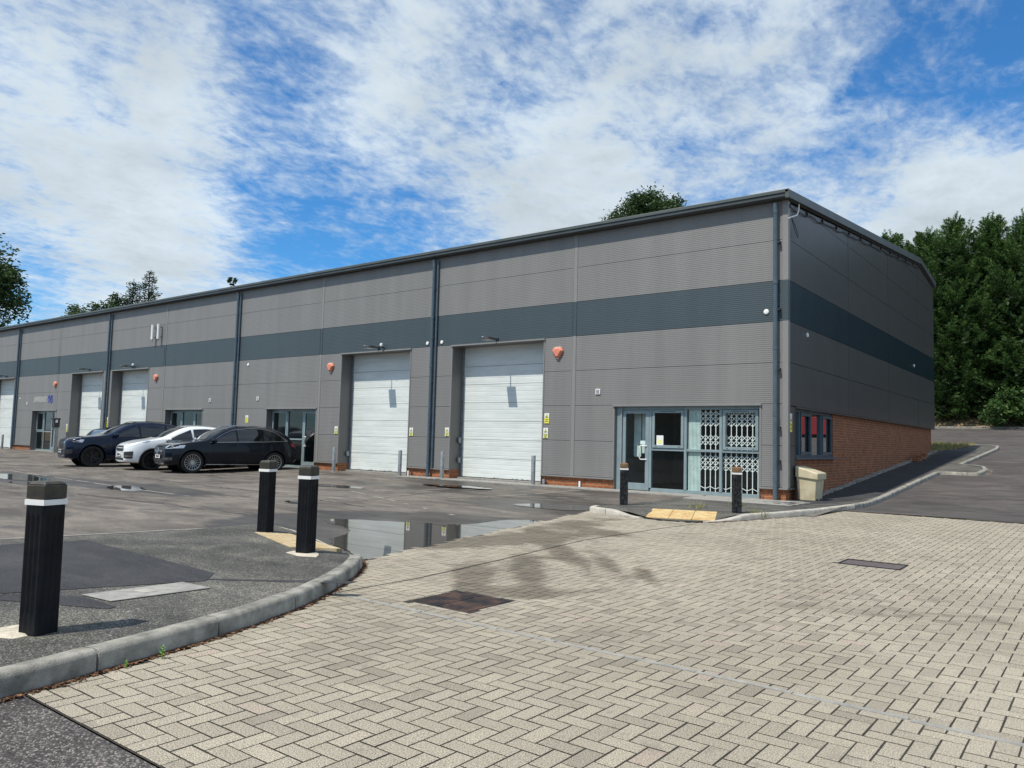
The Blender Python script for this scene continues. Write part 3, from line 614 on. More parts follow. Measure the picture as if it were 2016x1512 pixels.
# puddles
def puddle(pts, z, seed, amp=.05, name='puddle'):
    r2 = random.Random(seed); out = []; n = len(pts)
    for i in range(n):
        p0, p1, p2, p3 = [Vector(pts[(i + k) % n]) for k in (-1, 0, 1, 2)]
        for u in range(8):
            tt = u / 8; q = .5 * ((2 * p1) + (-p0 + p2) * tt + (2 * p0 - 5 * p1 + 4 * p2 - p3) * tt * tt + (-p0 + 3 * p1 - 3 * p2 + p3) * tt ** 3)
            out.append((q.x + r2.uniform(-amp, amp), q.y + r2.uniform(-amp, amp), z))
    b = bmesh.new(); vs = [b.verts.new(q) for q in out]; es = [b.edges.new((vs[i], vs[(i + 1) % len(vs)])) for i in range(len(vs))]
    bmesh.ops.triangle_fill(b, edges=es, use_beauty=True); me = bpy.data.meshes.new(name); b.to_mesh(me); b.free()
    for q in me.polygons:
        if q.normal.z < 0: q.flip()
    me.materials.append(MT['water']); o = bpy.data.objects.new(name, me); S.collection.objects.link(o); return tag(o, kind='structure')
puddle([(-4.05, -10.3), (-3.7, -10.02), (-2.46, -9.42), (-2.1, -9.1), (-2.15, -8.2), (-1.9, -7.75), (-1.6, -7.95), (-1.05, -9.3), (-.55, -11.0), (-.42, -12.3), (-.5, -12.72), (-.75, -12.6), (-1.3, -12.36), (-2.05, -11.95), (-2.2, -11.65), (-2.6, -11.1), (-3.15, -10.8), (-3.6, -10.72)], -.1085, 3, .03)
puddle([(-4.0, -5.4), (-3.83, -4.8), (-3.12, -4.43), (-2.6, -4.55), (-2.25, -5.3), (-2.6, -5.7), (-3.35, -5.6)], -.1035, 4, .04)
puddle([(-20.6, -9.9), (-19.6, -9.0), (-18.0, -9.3), (-16.6, -9.5), (-15.9, -9.9), (-17.2, -10.3), (-18.5, -10.3)], -.1355, 5, .06)
puddle([(-13.7, -9.3), (-13.2, -8.95), (-12.2, -9.2), (-11.7, -9.7), (-12.8, -9.75)], -.133, 6, .07)
puddle([(-16.5, -10.5), (-15.5, -10.2), (-14.8, -10.5), (-15.4, -10.8)], -.1355, 16, .08)
puddle([(-9.6, -2.3), (-8.6, -2.0), (-7.6, -2.15), (-7.0, -2.5), (-8.2, -2.75), (-9.2, -2.6)], -.052, 8, .06)
puddle([(-7.4, -8.7), (-6.9, -8.5), (-6.3, -8.75), (-6.8, -8.95)], -.108, 9, .05)
puddle([(-12.2, -4.5), (-10.8, -4.2), (-9.6, -4.6), (-10.9, -4.9)], -.118, 10, .08)

# ------------------------------------------------------------------ the industrial building
BX0, BY1 = -61.0, 19.37
B = thing('industrial_building', 'long grey clad industrial terrace with dark blue band, brick plinth and white roller doors', 'building')
DOORS = [(-10.8, -7.17), (-16.27, -12.72), (-33.99, -30.32), (-38.54, -34.95), (-49.95, -46.32), (-57.5, -54.0)]
DH = 4.26
SHOPS = {'A': (-4.73, -.68), 'B': (-20.73, -17.63), 'C': (-28.57, -25.45), 'D': (-43.43, -40.25)}
SH = 2.27
HOLES = [(a, b, -1, DH) for a, b in DOORS] + [(a, b, -1, SH) for a, b in SHOPS.values()]
def cut(r, holes):
    out = [r]
    for (hx0, hx1, hz0, hz1) in holes:
        nw = []
        for (x0, x1, z0, z1) in out:
            if hx1 <= x0 or hx0 >= x1 or hz1 <= z0 or hz0 >= z1: nw.append((x0, x1, z0, z1)); continue
            if hx0 > x0: nw.append((x0, hx0, z0, z1))
            if hx1 < x1: nw.append((hx1, x1, z0, z1))
            a, b = max(x0, hx0), min(x1, hx1)
            if hz1 < z1: nw.append((a, b, hz1, z1))
            if hz0 > z0: nw.append((a, b, z0, hz0))
        out = nw
    return out
VJ = [-6.11 - 11.4 * k for k in range(5)]            # capped vertical joints
PJ = [-.34, -11.66, -23.0, -34.39, -45.86, -57.3]    # joints behind the downpipes
cuts = sorted([BX0, 0] + VJ + PJ[1:])
cl = MB(); bd = MB(); jt = MB()
lv = [.30, 1.3, 2.3, 3.3, 4.3, 5.3, 6.3, 7.26]
for x0, x1 in zip(cuts, cuts[1:]):
    xx1 = x1 if x1 < 0 else -.13
    for z0, z1 in zip(lv, lv[1:]):
        mbx = bd if z0 == 4.3 else cl
        for (a, b, c, d) in cut((x0 + .006, xx1 - .006, z0 + .006, z1 - .006), HOLES): mbx.box(a, b, 0, .05, c, d)
clo = cl.build('cladding', 'cladding', B); bdo = bd.build('band', 'band', B)
for (a, b, c, d) in cut((BX0, -.1, .29, 7.27), HOLES): jt.box(a, b, .03, .3, c, d)
jt.build('backing_wall', 'joint', B)
tr = MB(); trb = MB()
for x in VJ:
    trb = MB()
    for (m_, z0, z1) in ((tr, .3, 4.3), (trb, 4.3, 5.3), (tr, 5.3, 7.26)): m_.box(x - .075, x - .055, -.012, .0, z0, z1).box(x + .055, x + .075, -.012, .0, z0, z1).box(x - .055, x + .055, -.004, .0, z0, z1)
    trb.build('band_joint', 'band', B)
trb = MB(); tr.box(-.13, .012, -.012, .05, .26, 4.3).box(-.13, .012, -.012, .05, 5.3, 7.26); trb.box(-.13, .012, -.012, .05, 4.3, 5.3)
tr.box(-.0, .012, .05, .13, .26, 4.3).box(0, .012, .05, .13, 5.3, 7.26); trb.box(0, .012, .05, .13, 4.3, 5.3)
# drip flashing above the brick and head flashings over every opening
for (a, b, c, d) in cut((BX0, -.0, .255, .295), [(h0 - .001, h1 + .001, -1, 3) for h0, h1, _, _ in HOLES]): tr.box(a, b, -.035, .04, c, d)
for (a, b, _, h) in HOLES: tr.box(a - .05, b + .05, -.05, -.0135, h - .01, h + .035).box(a - .035, a, -.014, .0, .255 if a > -100 else 0, h - .011).box(b, b + .035, -.014, .0, .255, h - .011)
tr.build('trim', 'trim', B, bevel=0); trb.build('band_joint', 'band', B)
# plinth
for (a, b, c, d) in cut((BX0, -.06, -.2, .256), [(h0, h1, -1, 5) for h0, h1, _, _ in HOLES]): MB().box(a, b, .04, .3, c, d).build('brick_plinth', 'brick_x', B)
# white weep pipes at the base
for x in (-7.10, -5.85, -46.2, -12.66): MB().box(x, x + .05, -.02, .035, -.02, .16).build('weep_pipe', 'white', B)
# reveals
for (a, b) in DOORS:
    rv = MB(); rv.box(a, a + .012, .0, .5, -.12, DH - .012).box(b - .012, b, .0, .5, -.12, DH - .012).box(a, b, 0, .56, DH - .012, DH)
    ro_ = rv.build('door_reveal', 'reveal', B)
    for q in (a + .012, b - .016): MB().box(q, q + .004, .005, .49, -.12, .27).build('brick_return', 'brick_y', ro_)
RL = ['rightmost white roller door with a lamp shadow near its top', 'second white roller door from the right between two grey bollards', 'third white roller door from the right with a lamp over it', 'fourth white roller door from the right beside the unit 16 wall', 'white roller door at the left edge of the photo', 'white roller door at the far left end']
for i, (a, b) in enumerate(DOORS):
    d = MB(); z = .055 if i < 2 else .02
    seams = [z] + [.67 + .59 * k for k in range(6)] + [DH + .05]
    for z0, z1 in zip(seams, seams[1:]): d.box(a + .10, b - .05, .5, .54, z0 + .005, z1 - .005)
    o = d.build('roller_door', 'roller', B, bevel=.004); o['label'] = RL[i]
    g = MB(); g.box(a + .016, a + .10, .47, .56, z - .1, DH).box(b - .05, b - .016, .47, .56, z - .1, DH).box(a + .1, b - .05, .56, .6, z - .12, DH + .05); g.build('door_guide', 'galv', o)
    sb = MB(); sb.box(a - .2, b + .2, .3, .6, -.2, z - .02); sb.build('threshold', 'concrete', o)
# downpipes, double at the party walls
dp_lab = ['blue grey downpipe at the corner of the building']
for k, x in enumerate([-.27] + PJ[1:]):
    d = MB(); d.tube([(x, -.12, 7.2), (x, -.09, 7.0), (x, -.09, -.0 if k else .02)], .055, 12)
    for z in (6.95, 5.2, 3.6, 2.0, .45): d.tube([(x, -.09, z), (x, -.09, z + .09)], .063, 12)
    o = d.build('downpipe', 'pipe', B, smooth=True)
    for z in (6.2, 4.55, 3.1, 1.7, .9): MB().box(x + .045, x + .11, -.11, -.0, z, z + .05).build('bracket', 'black_plastic', o)
    if k:
        e = MB(); e.tube([(x + .14, -.05, 7.15), (x + .14, -.05, 6.9), (x + .14, -.05, .3)], .035, 10); o2 = e.build('overflow_pipe', 'pipe', B, smooth=True)
# eaves fascia / gutter
f = MB(); f.box(BX0, .1, -.26, .04, 7.375, 7.465); fo = f.build('eaves_fascia', 'fascia', B, bevel=.012)
f = MB(); f.box(BX0, .08, -.235, .0, 7.285, 7.374); f.build('gutter', 'fascia_dark', B, bevel=.01)
f = MB(); f.box(BX0, .0, -.21, .05, 7.262, 7.284); f.build('soffit', 'soffit', B)
# roof
RY, RZ = 16.05, 9.05
def roofz(y): return 7.42 + (RZ - 7.42) * y / RY if y <= RY else RZ - .11 * (y - RY)
r = MB(); r.prism([(BX0, .04, roofz(0)), (BX0, RY, RZ), (BX0, BY1 + .1, roofz(BY1 + .1)), (BX0, BY1 + .1, roofz(BY1) - .2), (BX0, RY, RZ - .2), (BX0, .04, 7.28)], (-BX0 + .02, 0, 0)); r.build('roof', 'roof', B)
v = MB()
for (y0, y1) in ((-.26, RY), (RY, BY1 + .12)):
    v.prism([(.02, y0, roofz(y0) + .045), (.02, y1, roofz(y1) + .045), (.02, y1, roofz(y1) - .19), (.02, y0, roofz(y0) - .15)], (.09, 0, 0))
v.build('verge_trim', 'fascia', B)
v = MB(); v.prism([(.0, 0, roofz(0) - .19), (.0, RY, RZ - .25), (.0, BY1, roofz(BY1) - .25), (.0, BY1, roofz(BY1) - .2), (.0, RY, RZ - .2), (.0, 0, roofz(0) - .14)], (.04, 0, 0)); v.build('verge_soffit', 'joint', B)
# gable cladding
def clip(poly, f):
    out = []
    for i in range(len(poly)):
        a, b = poly[i], poly[(i + 1) % len(poly)]; fa, fb = f(a), f(b)
        if fa >= 0: out.append(a)
        if (fa >= 0) != (fb >= 0): t_ = fa / (fa - fb); out.append((a[0] + (b[0] - a[0]) * t_, a[1] + (b[1] - a[1]) * t_))
    return out
gc = MB(); gb = MB(); ycuts = [.135, 5.47, 10.65, 15.8, BY1]; zl = [2.26, 3.3, 4.3, 5.3, 6.3, 7.3, 8.3, 9.3]
for y0, y1 in zip(ycuts, ycuts[1:]):
    for z0, z1 in zip(zl, zl[1:]):
        pg = [(y0 + .006, z0 + .006), (y1 - .006, z0 + .006), (y1 - .006, z1 - .006), (y0 + .006, z1 - .006)]
        pg = clip(pg, lambda q: 7.42 + (RZ - 7.42) * q[0] / RY - .24 - q[1]); pg = clip(pg, lambda q: RZ - .11 * (q[0] - RY) - .24 - q[1])
        if len(pg) > 2: (gb if z0 == 4.3 else gc).prism([(-.05, y, z) for y, z in pg], (.05, 0, 0))
for z0, z1 in ((.3, 1.3), (1.3, 2.248)): gc.box(-.05, 0, .135, .535, z0 + .006, z1 - .006)
gc.build('gable_cladding_shaded', 'gable_cladding_shaded', B); gb.build('gable_band_shaded', 'gable_band_shaded', B)
g = MB()
for y in ycuts[1:-1]:
    g.box(0, .006, y - .05, y + .05, 2.26, 4.3).box(0, .006, y - .05, y + .05, 5.3, roofz(y) - .26)
g.box(-.12, .03, .54, BY1 - .0, 2.215, 2.255); g.box(-.02, .035, .05, .55, .255, .295); g.box(-.05, .012, .53, .55, .3, 2.2)
g.build('gable_trim', 'gable_cladding_shaded', B)
g = MB(); g.box(-.4, -.052, .05, BY1 - .02, 2.3, 7.2).box(-.4, -.052, .05, .52, .3, 2.3); g.prism([(-.4, .05, 7.2), (-.4, BY1 - .02, 7.2), (-.4, BY1 - .02, 8.3), (-.4, RY, 8.7), (-.4, .3, 7.25)], (.347, 0, 0)); g.build('gable_backing', 'joint', B)
# gable brickwork with window opening
WY0, WY1, WZ0, WZ1 = .56, 4.13, 1.02, 2.22
g = MB()
for (a, b, c, d) in cut((.3, 19.05, -.3, 2.3), [(WY0, WY1, WZ0, WZ1)]): g.box(-.35, -.1, a, b, c, d)
g.build('brick_wall', 'brick_y', B)
g = MB(); g.box(BX0, -.3, BY1 - .3, BY1, -.3, 8.5).box(BX0, BX0 + .2, .3, BY1 - .3, -.3, 7.5); g.build('rear_wall', 'reveal', B)
# interiors seen through the glass
g = MB(); g.box(BX0 + .3, -.42, 5.2, 5.3, 0, 2.6)
for x in (-5.6, -17.0, -23.0, -24.9, -29.6, -39.9, -44.6, -21.4): g.box(x, x + .1, .62, 5.2, 0, 2.6)
g.build('interior_wall', 'interior', B)
g = MB(); g.box(BX0 + .3, -.42, .62, 5.2, 2.6, 2.65); g.build('interior_ceiling', 'interior', B)
g = MB(); g.box(BX0 + .3, -.42, .62, 5.2, -.05, .0); 
for a, b in SHOPS.values(): g.box(a, b, .2, .62, -.05, .0)
g.build('interior_floor', 'carpet', B)
# ---- aluminium shopfronts
def frame_box(mb, x0, x1, z0, z1, y0, w, dep=.06): mb.box(x0, x0 + w, y0, y0 + dep, z0, z1).box(x1 - w, x1, y0, y0 + dep, z0, z1).box(x0 + w, x1 - w, y0, y0 + dep, z0, z0 + w).box(x0 + w, x1 - w, y0, y0 + dep, z1 - w, z1)
def pane(parent, x0, x1, z0, z1, y, m='shop_glass'):
    g_ = MB(); g_.quad((x0, y, z0), (x1, y, z0), (x1, y, z1), (x0, y, z1)); return g_.build('glass_pane', m, parent, fix=False)
def handle(parent, x, z0, z1, y, side=-1):
    h_ = MB(); h_.tube([(x, y, z0), (x, y - .07, z0 + .01), (x, y - .07, z1 - .01), (x, y, z1)], .014, 8)
    return h_.build('handle', 'grille_white', parent, smooth=True)
def hhandle(parent, x0, x1, z, y):
    h_ = MB(); off = .17; h_.tube([(x1, y, z - .18), (x0 + .03, y - .07, z - .18), (x0, y - .08, z - .13), (x0, y - .08, z + .13), (x0 + .03, y - .07, z + .18), (x1, y, z + .18)], .015, 8)
    return h_.build('handle', 'grille_white', parent, smooth=True)
a, b = SHOPS['A']; Y = .12
fr = MB(); fr.box(a, a + .14, Y - .03, Y + .05, .0, SH - .0).box(a + .145, a + .19, Y - .05, Y + .05, 0, SH)
fr.box(b - .06, b, Y, Y + .07, 0, SH); fr.box(a + .19, b - .06, Y, Y + .07, SH - .1, SH); fr.box(-3.68, b - .06, Y, Y + .07, .0, .09)
for x in (-3.69, -2.68, -1.72): fr.box(x - .035, x + .035, Y - .012, Y + .07, .0901, SH - .101)
for x0, x1 in ((-3.654, -2.716), (-2.644, -1.756), (-1.684, b - .061)): fr.box(x0, x1, Y, Y + .07, 1.085, 1.15)
fo = fr.build('shopfront_frame', 'frame', B, bevel=.004); fo['label'] = 'blue grey aluminium frame of the corner shopfront with a lattice grille behind'
for x0, x1 in ((-3.655, -2.715), (-1.685, b - .06)):
    cs = MB(); frame_box(cs, x0 + .02, x1 - .01, 1.16, SH - .11, Y - .025, .075, .04); c_ = cs.build('casement', 'frame', fo, bevel=.004)
    for q in ((x0 + .13, x0 + .16, 1.185, 1.2), (x1 - .15, x1 - .12, 1.185, 1.2), (x0 + .25, x1 - .25, SH - .15, SH - .14)): MB().box(q[0], q[1], Y - .032, Y - .026, q[2], q[3]).build('casement_latch', 'ink', fo)
for x0, x1, z0, z1 in ((-3.6, -2.75, 1.22, SH - .17), (-2.644, -1.756, 1.15, SH - .1), (-1.6, b - .12, 1.22, SH - .17), (-3.654, -2.716, .09, 1.085), (-2.644, -1.756, .09, 1.085), (-1.684, b - .06, .09, 1.085)): pane(fo, x0, x1, z0, z1, Y + .03)
dr = MB(); x0, x1 = a + .2, -3.73; dr.box(x0, x0 + .09, Y - .01, Y + .04, .02, SH - .11).box(x1 - .11, x1, Y - .01, Y + .04, .02, SH - .11).box(x0 + .09, x1 - .11, Y - .01, Y + .04, .02, .20).box(x0 + .09, x1 - .11, Y - .01, Y + .04, SH - .2, SH - .11)
do = dr.build('entrance_door', 'frame', B, bevel=.004); do['label'] = 'glazed aluminium door with bow handle beside the lattice grille'
pane(do, x0 + .09, x1 - .11, .2, SH - .2, Y + .02); hhandle(do, x1 - .24, x1 - .06, 1.02, Y - .012)
pp = MB(); pp.box(x1 - .25, x1 - .1, Y - .02, Y + .016, 1.24, 1.34); pp.build('push_plate', 'bluetint', do)
for nm, (a2, b2) in (('B', SHOPS['B']), ('C', SHOPS['C']), ('D', SHOPS['D'])):
    Yb = .25; fr = MB(); fr.box(a2, a2 + .06, Yb, Yb + .07, 0, SH).box(b2 - .06, b2, Yb, Yb + .07, 0, SH).box(a2 + .06, b2 - .06, Yb, Yb + .07, SH - .08, SH).box(a2 + .06, b2 - .06, Yb, Yb + .07, 0, .08)
    w_ = (b2 - a2 - .12) / 3; xs = [a2 + .06 + w_ * k for k in range(4)]
    for x in xs[1:3]: fr.box(x - .03, x + .03, Yb - .012, Yb + .07, .0801, SH - .0801)
    for k in range(2): fr.box(xs[k] + (.03 if k else 0), xs[k + 1] - .03, Yb, Yb + .07, 1.06, 1.12)
    fo = fr.build('shopfront_frame', 'frame', B); fo['label'] = {'B': 'aluminium shopfront behind the rear of the nearest black car', 'C': 'aluminium shopfront whose top shows over the white car', 'D': 'narrow aluminium shopfront under the blue number 16'}[nm]
    cs = MB(); frame_box(cs, xs[0] + .02, xs[1] - .04, 1.13, SH - .09, Yb - .02, .06, .04); cs.build('casement', 'frame', fo)
    for k in range(2):
        for z0, z1 in ((.08, 1.06), (1.12, SH - .08)): pane(fo, xs[k] + .03, xs[k + 1] - .03, z0, z1, Yb + .03, 'dark_glass')
    dr = MB(); x0, x1 = xs[2] + .035, b2 - .065; dr.box(x0, x0 + .08, Yb - .01, Yb + .04, .09, SH - .09).box(x1 - .08, x1, Yb - .01, Yb + .04, .09, SH - .09).box(x0 + .08, x1 - .08, Yb - .01, Yb + .04, .09, .24).box(x0 + .08, x1 - .08, Yb - .01, Yb + .04, SH - .17, SH - .09)
    do = dr.build('entrance_door', 'frame', B); pane(do, x0 + .08, x1 - .08, .24, SH - .17, Yb + .02, 'dark_glass'); hhandle(do, x0 + .22, x0 + .04, 1.02, Yb - .012)
    rv = MB(); rv.box(a2, a2 + .01, 0, Yb, 0, SH).box(b2 - .01, b2, 0, Yb, 0, SH).box(a2 + .01, b2 - .01, 0, Yb, SH - .01, SH); rv.build('window_reveal', 'reveal', B)
rv = MB(); rv.box(a, a + .01, 0, .09, 0, SH).box(b - .01, b, 0, .12, 0, SH).box(a + .01, b - .01, 0, .12, SH - .01, SH); rv.build('window_reveal', 'reveal', B)
for a2, b2 in SHOPS.values(): MB().box(a2, b2, -.02, .6, -.12, -.0005).build('door_sill', 'concrete', B)
# lattice security grille and folded screen behind the glass
gr = MB(); gy = .205
def bar(x0, z0, x1, z1, w, y):
    d = Vector((x1 - x0, 0, z1 - z0)); n_ = Vector((-d.z, 0, d.x)).normalized() * w / 2
    gr.prism([Vector((x0, y, z0)) + n_, Vector((x1, y, z1)) + n_, Vector((x1, y, z1)) - n_, Vector((x0, y, z0)) - n_], (0, .006, 0))
xs = [-2.30 + .137 * k for k in range(12)]
for x in xs: bar(x, .04, x, 2.2, .021, gy)
for (zb, n_) in ((.16, 1), (.62, 3), (1.26, 2), (1.74, 3)):
    for x0, x1 in zip(xs, xs[1:]):
        for k in range(n_):
            z0 = zb + k * .13
            if n_ == 1: (bar(x0, z0, x1, z0 + .06, .016, gy - .008) if xs.index(x0) % 2 else bar(x0, z0 + .06, x1, z0, .016, gy - .008)); continue
            bar(x0, z0, x1, z0 + .13, .016, gy - .008); bar(x0, z0 + .13, x1, z0, .016, gy + .008)
tag(gr.build('security_grille', 'grille_white', B), 'white folding lattice grille behind the right hand panes')
sc = MB()
for k in range(9): sc.box(-2.62 + k * .037, -2.595 + k * .037, gy - .02, gy + .03, .03, 2.22)
sc.build('folded_grille', 'bluetint', B)
sc = MB(); sc.box(-4.42, -4.2, .55, .6, .9, 2.2).box(-4.14, -4.06, .5, .55, 1.0, 2.2); sc.build('interior_panel', 'bluetint', B)
# ---- gable window
fr = MB(); X = -.2
fr.box(X, X + .07, WY0, WY0 + .05, WZ0, WZ1).box(X, X + .07, WY1 - .07, WY1, WZ0, WZ1).box(X, X + .07, WY0 + .05, WY1 - .07, WZ1 - .07, WZ1).box(X, X + .07, WY0 + .05, WY1 - .07, WZ0, WZ0 + .06)
ym = [WY0 + .05, 1.25, 2.2, 3.1, WY1 - .07]
for y in ym[1:-1]: fr.box(X, X + .08, y - .05, y + .05, WZ0 + .0601, WZ1 - .0701)
wf = fr.build('gable_window', 'frame_dark', B, bevel=.004); wf['label'] = 'four light window with dark blue frame in the brick gable wall'
for k in (1, 3):
    cs = MB(); y0, y1 = ym[k] + .055, ym[k + 1] - (.055 if k < 3 else .005)
    for q in ((y0, y0 + .06, WZ0 + .07, WZ1 - .08), (y1 - .06, y1, WZ0 + .07, WZ1 - .08), (y0 + .06, y1 - .06, WZ0 + .07, WZ0 + .14), (y0 + .06, y1 - .06, WZ1 - .15, WZ1 - .08)): cs.box(X + .06, X + .1, *q)
    cs.build('casement', 'frame_dark', wf)
for k in range(4): g_ = MB(); g_.box(X + .02, X + .026, ym[k] + .03, ym[k + 1] - .03, WZ0 + .05, WZ1 - .06); g_.build('glass_pane', 'gable_glass', wf)
sl_ = MB(); sl_.box(-.2, .03, WY0, WY1 + .02, WZ0 - .05, WZ0 - .002); sl_.build('sill', 'frame_dark', wf)
bl_ = MB()
for k in range(28): y = WY0 + .08 + k * .125; bl_.box(-.46, -.455, y, y + .11, WZ0 - .1, 1.52 if (k % 9) else 1.5)
bl_.build('blind', 'hay', wf)

# ------------------------------------------------------------------ things fixed to the walls
def place(o, loc, rz=0): o.location = loc; o.rotation_euler = (0, 0, rz); return o
# alarm boxes
def alarm(loc, label):
    t_ = thing('alarm_box', label, 'alarm box', loc, group='orange alarm boxes on the facade')
    m_ = MB(); out = [(-.19, .05), (-.13, .15), (.13, .15), (.19, .05), (.05, -.17), (-.05, -.17)]
    inn = [(-.13, .04), (-.09, .10), (.09, .10), (.13, .04), (.03, -.11), (-.03, -.11)]
    n = 0; m_.v = [(x, 0, z) for x, z in out] + [(x, -.05, z) for x, z in out] + [(x, -.1, z) for x, z in inn]
    for k in range(6): j = (k + 1) % 6; m_.f += [(k, j, 6 + j, 6 + k), (6 + k, 6 + j, 12 + j, 12 + k)]
    m_.f += [tuple(range(6))[::-1], tuple(range(12, 18))]; m_.t = [None] * len(m_.f); m_.build('cover', 'orange', t_, bevel=.006)
    s_ = MB(); s_.box(-.09, .09, -.052, -.0, .151, .16); s_.box(-.03, .03, -.05, -.0, -.19, -.171); s_.build('strobe', 'white', t_)
    return t_
for loc, lb in (((-6.65, 0, 3.85), 'orange alarm box right of the rightmost roller door'), ((-16.87, 0, 3.8), 'orange alarm box left of the second roller door from the right'), ((-29.58, 0, 3.78), 'orange alarm box between the antennas and the white car'), ((-40.54, 0, 3.73), 'orange alarm box above the blue number 16')): alarm(loc, lb)
def vent(loc, label):
    t_ = thing('wall_vent', label, 'vent', loc, group='small pale wall vents')
    m_ = MB(); m_.box(-.075, .075, -.03, 0, -.075, .075); m_.build('cover', 'white', t_, bevel=.005)
    m_ = MB(); 
    for k in range(5): m_.box(-.05, .05, -.036, -.031, -.05 + k * .023, -.04 + k * .023)
    m_.build('louvre', 'galv', t_); return t_
vent((-5.27, 0, 2.68), 'small pale vent above the corner shopfront'); vent((-21.38, 0, 2.69), 'small pale vent up left of the shopfront behind the nearest black car')
vent((-24.88, 0, 2.66), 'small pale vent up right of the window over the white car'); vent((-44.23, 0, 2.68), 'small pale vent beside the faded patch left of number 16')
def disc(loc, label, rot=0, r=.06):
    m_ = MB(); m_.lathe([(r, 0), (r, -.02), (r * .8, -.03), (r * .3, -.031)], 16, axis='y'); o = m_.build('cover_disc', 'white', smooth=True); o.location = loc; o.rotation_euler = (0, 0, rot)
    return tag(o, label, 'cover disc', 'white round cover discs on the walls')
disc((-11.94, 0, 4.42), 'white disc just left of the downpipe between the two nearest roller doors'); disc((-11.29, 0, 4.42), 'white disc just right of the downpipe between the two nearest roller doors')
disc((-.52, 0, 4.55), 'white disc on the blue band beside the corner downpipe', r=.065); disc((-22.17, 0, 4.11), 'white disc right of the third downpipe below the band')
disc((0, 1.48, 4.13), 'white disc on the gable wall near the corner', R(90)); disc((0, 14.97, 4.6), 'white disc on the blue band at the far end of the gable', R(90)); disc((-45.3, 0, 3.0), 'white disc beside the leftmost downpipe', r=.045)
def sign(loc, label, w=.19, h=.28, rz=0, style=0):
    t_ = thing('warning_sign', label, 'sign', loc, rz, 'yellow and white warning signs')
    m_ = MB(); m_.box(-w / 2, w / 2, -.004, 0, -h / 2, h / 2); m_.build('plate', 'white', t_)
    m_ = MB(); m_.box(-w * .47, w * .47, -.0065, -.0045, -h * .48, (h * .02 if style == 0 else -h * .08)); m_.build('yellow_field', 'yellow' if style == 0 else 'yellow2', t_)
    m_ = MB(); q = w * .36; zb = h * .1
    m_.prism([(-q, -.0045, zb - .015), (q, -.0045, zb - .015), (0, -.0045, zb + h * .34)], (0, -.002, 0)); m_.build('triangle', 'ink', t_)
    m_ = MB(); q2 = q * .74; m_.prism([(-q2, -.0068, zb - .006), (q2, -.0068, zb - .006), (0, -.0068, zb + h * .28)], (0, -.001, 0)); m_.build('triangle_field', 'yellow', t_)
    m_ = MB(); m_.box(-q2 * .45, q2 * .45, -.0095, -.008, zb, zb + h * .08)
    for k, ww in enumerate((.36, .14, .4) if style == 0 else (.4, .34, .3, .2)): z = -h * (.1 + .115 * k); m_.box(-w * ww, w * ww, -.0085, -.0068, z - h * .024, z + h * .024)
    m_.build('wording', 'ink', t_); return t_
sign((-7.0, -.012, 1.93), 'upper bright yellow warning sign right of the rightmost roller door', .17, .3); sign((-7.03, -.012, 1.5), 'lower pale yellow warning sign right of the rightmost roller door', .17, .3, style=1)
sign((-10.93, -.012, 1.48), 'warning sign left of the rightmost roller door', .17, .28, style=1); sign((-12.55, -.012, 1.46), 'warning sign right of the second roller door from the right', .17, .28, style=1)
sign((-16.42, -.012, 1.47), 'warning sign left of the second roller door from the right', .17, .28, style=1); sign((-22.08, -.003, 1.86), 'yellow warning sign above the roof of the nearest black car', .19, .3)
sign((-38.76, -.012, 1.31), 'yellow sign beside the black box on a post left of the leftmost car', .16, .45, style=1); sign((-34.2, -.012, 1.66), 'yellow warning sign between the doors behind the leftmost suv', .17, .5)
sign((.013, .18, 1.85), 'narrow yellow warning sign on the gable corner by the window', .15, .44, R(90))
o = MB().box(-.1, .1, -.002, .0, -.13, .13).build('window_notice', 'white'); o.location = (-3.42, .142, 1.36); tag(o, 'white paper notice inside the pane beside the entrance door', 'notice')
o2 = MB().box(-.05, .05, -.004, -.0025, -.09, .02).build('print', 'yellow2', o)
# floodlights
def flood(loc, label, ball=False, tilt=0):
    t_ = thing('floodlight', label, 'floodlight', loc, group='floodlights over the roller doors')
    a_ = MB(); a_.box(-.05, .05, -.03, 0, -.06, .06).tube([(0, -.02, 0), (-.02, -.2, .04), (-.06, -.34, .05)], .02, 8); a_.build('arm', 'black_plastic', t_, smooth=True)
    h_ = MB(); h_.frus(-.02, .03, (-.17, .13, -.60, -.32), (-.13, .09, -.55, -.34)); h_.frus(-.045, -.02, (-.2, .16, -.66, -.28), (-.17, .13, -.60, -.32)); h_.build('housing', 'black_plastic', t_, bevel=.01)
    g_ = MB(); g_.box(-.17, .13, -.63, -.31, -.052, -.046); g_.build('lens', 'lampglass', t_)
    w_ = MB(); w_.box(-.16, -.1, -.57, -.40, .032, .05); w_.build('cap', 'glass_bright', t_)
    if ball: b_ = MB(); b_.lathe([(.01, -.06), (.05, -.04), (.062, 0), (.05, .045), (.01, .065)], 12, (.24, -.12, .09)); b_.build('sensor', 'white', t_, smooth=True); c_ = MB(); c_.box(.21, .27, -.12, 0, .0, .03); c_.build('sensor_bracket', 'black_plastic', t_)
    return t_
for loc, lb, bl_ in (((-14.3, 0, 4.38), 'floodlight with white ball sensor above the second roller door from the right', True), ((-8.95, 0, 4.36), 'floodlight above the rightmost roller door', False), ((-31.9, 0, 4.38), 'floodlight with white ball sensor above the third roller door from the right', True), ((-36.5, 0, 4.40), 'floodlight above the fourth roller door from the right', False), ((-47.6, 0, 4.38), 'floodlight at the left edge of the photo', False)): flood(loc, lb, bl_)
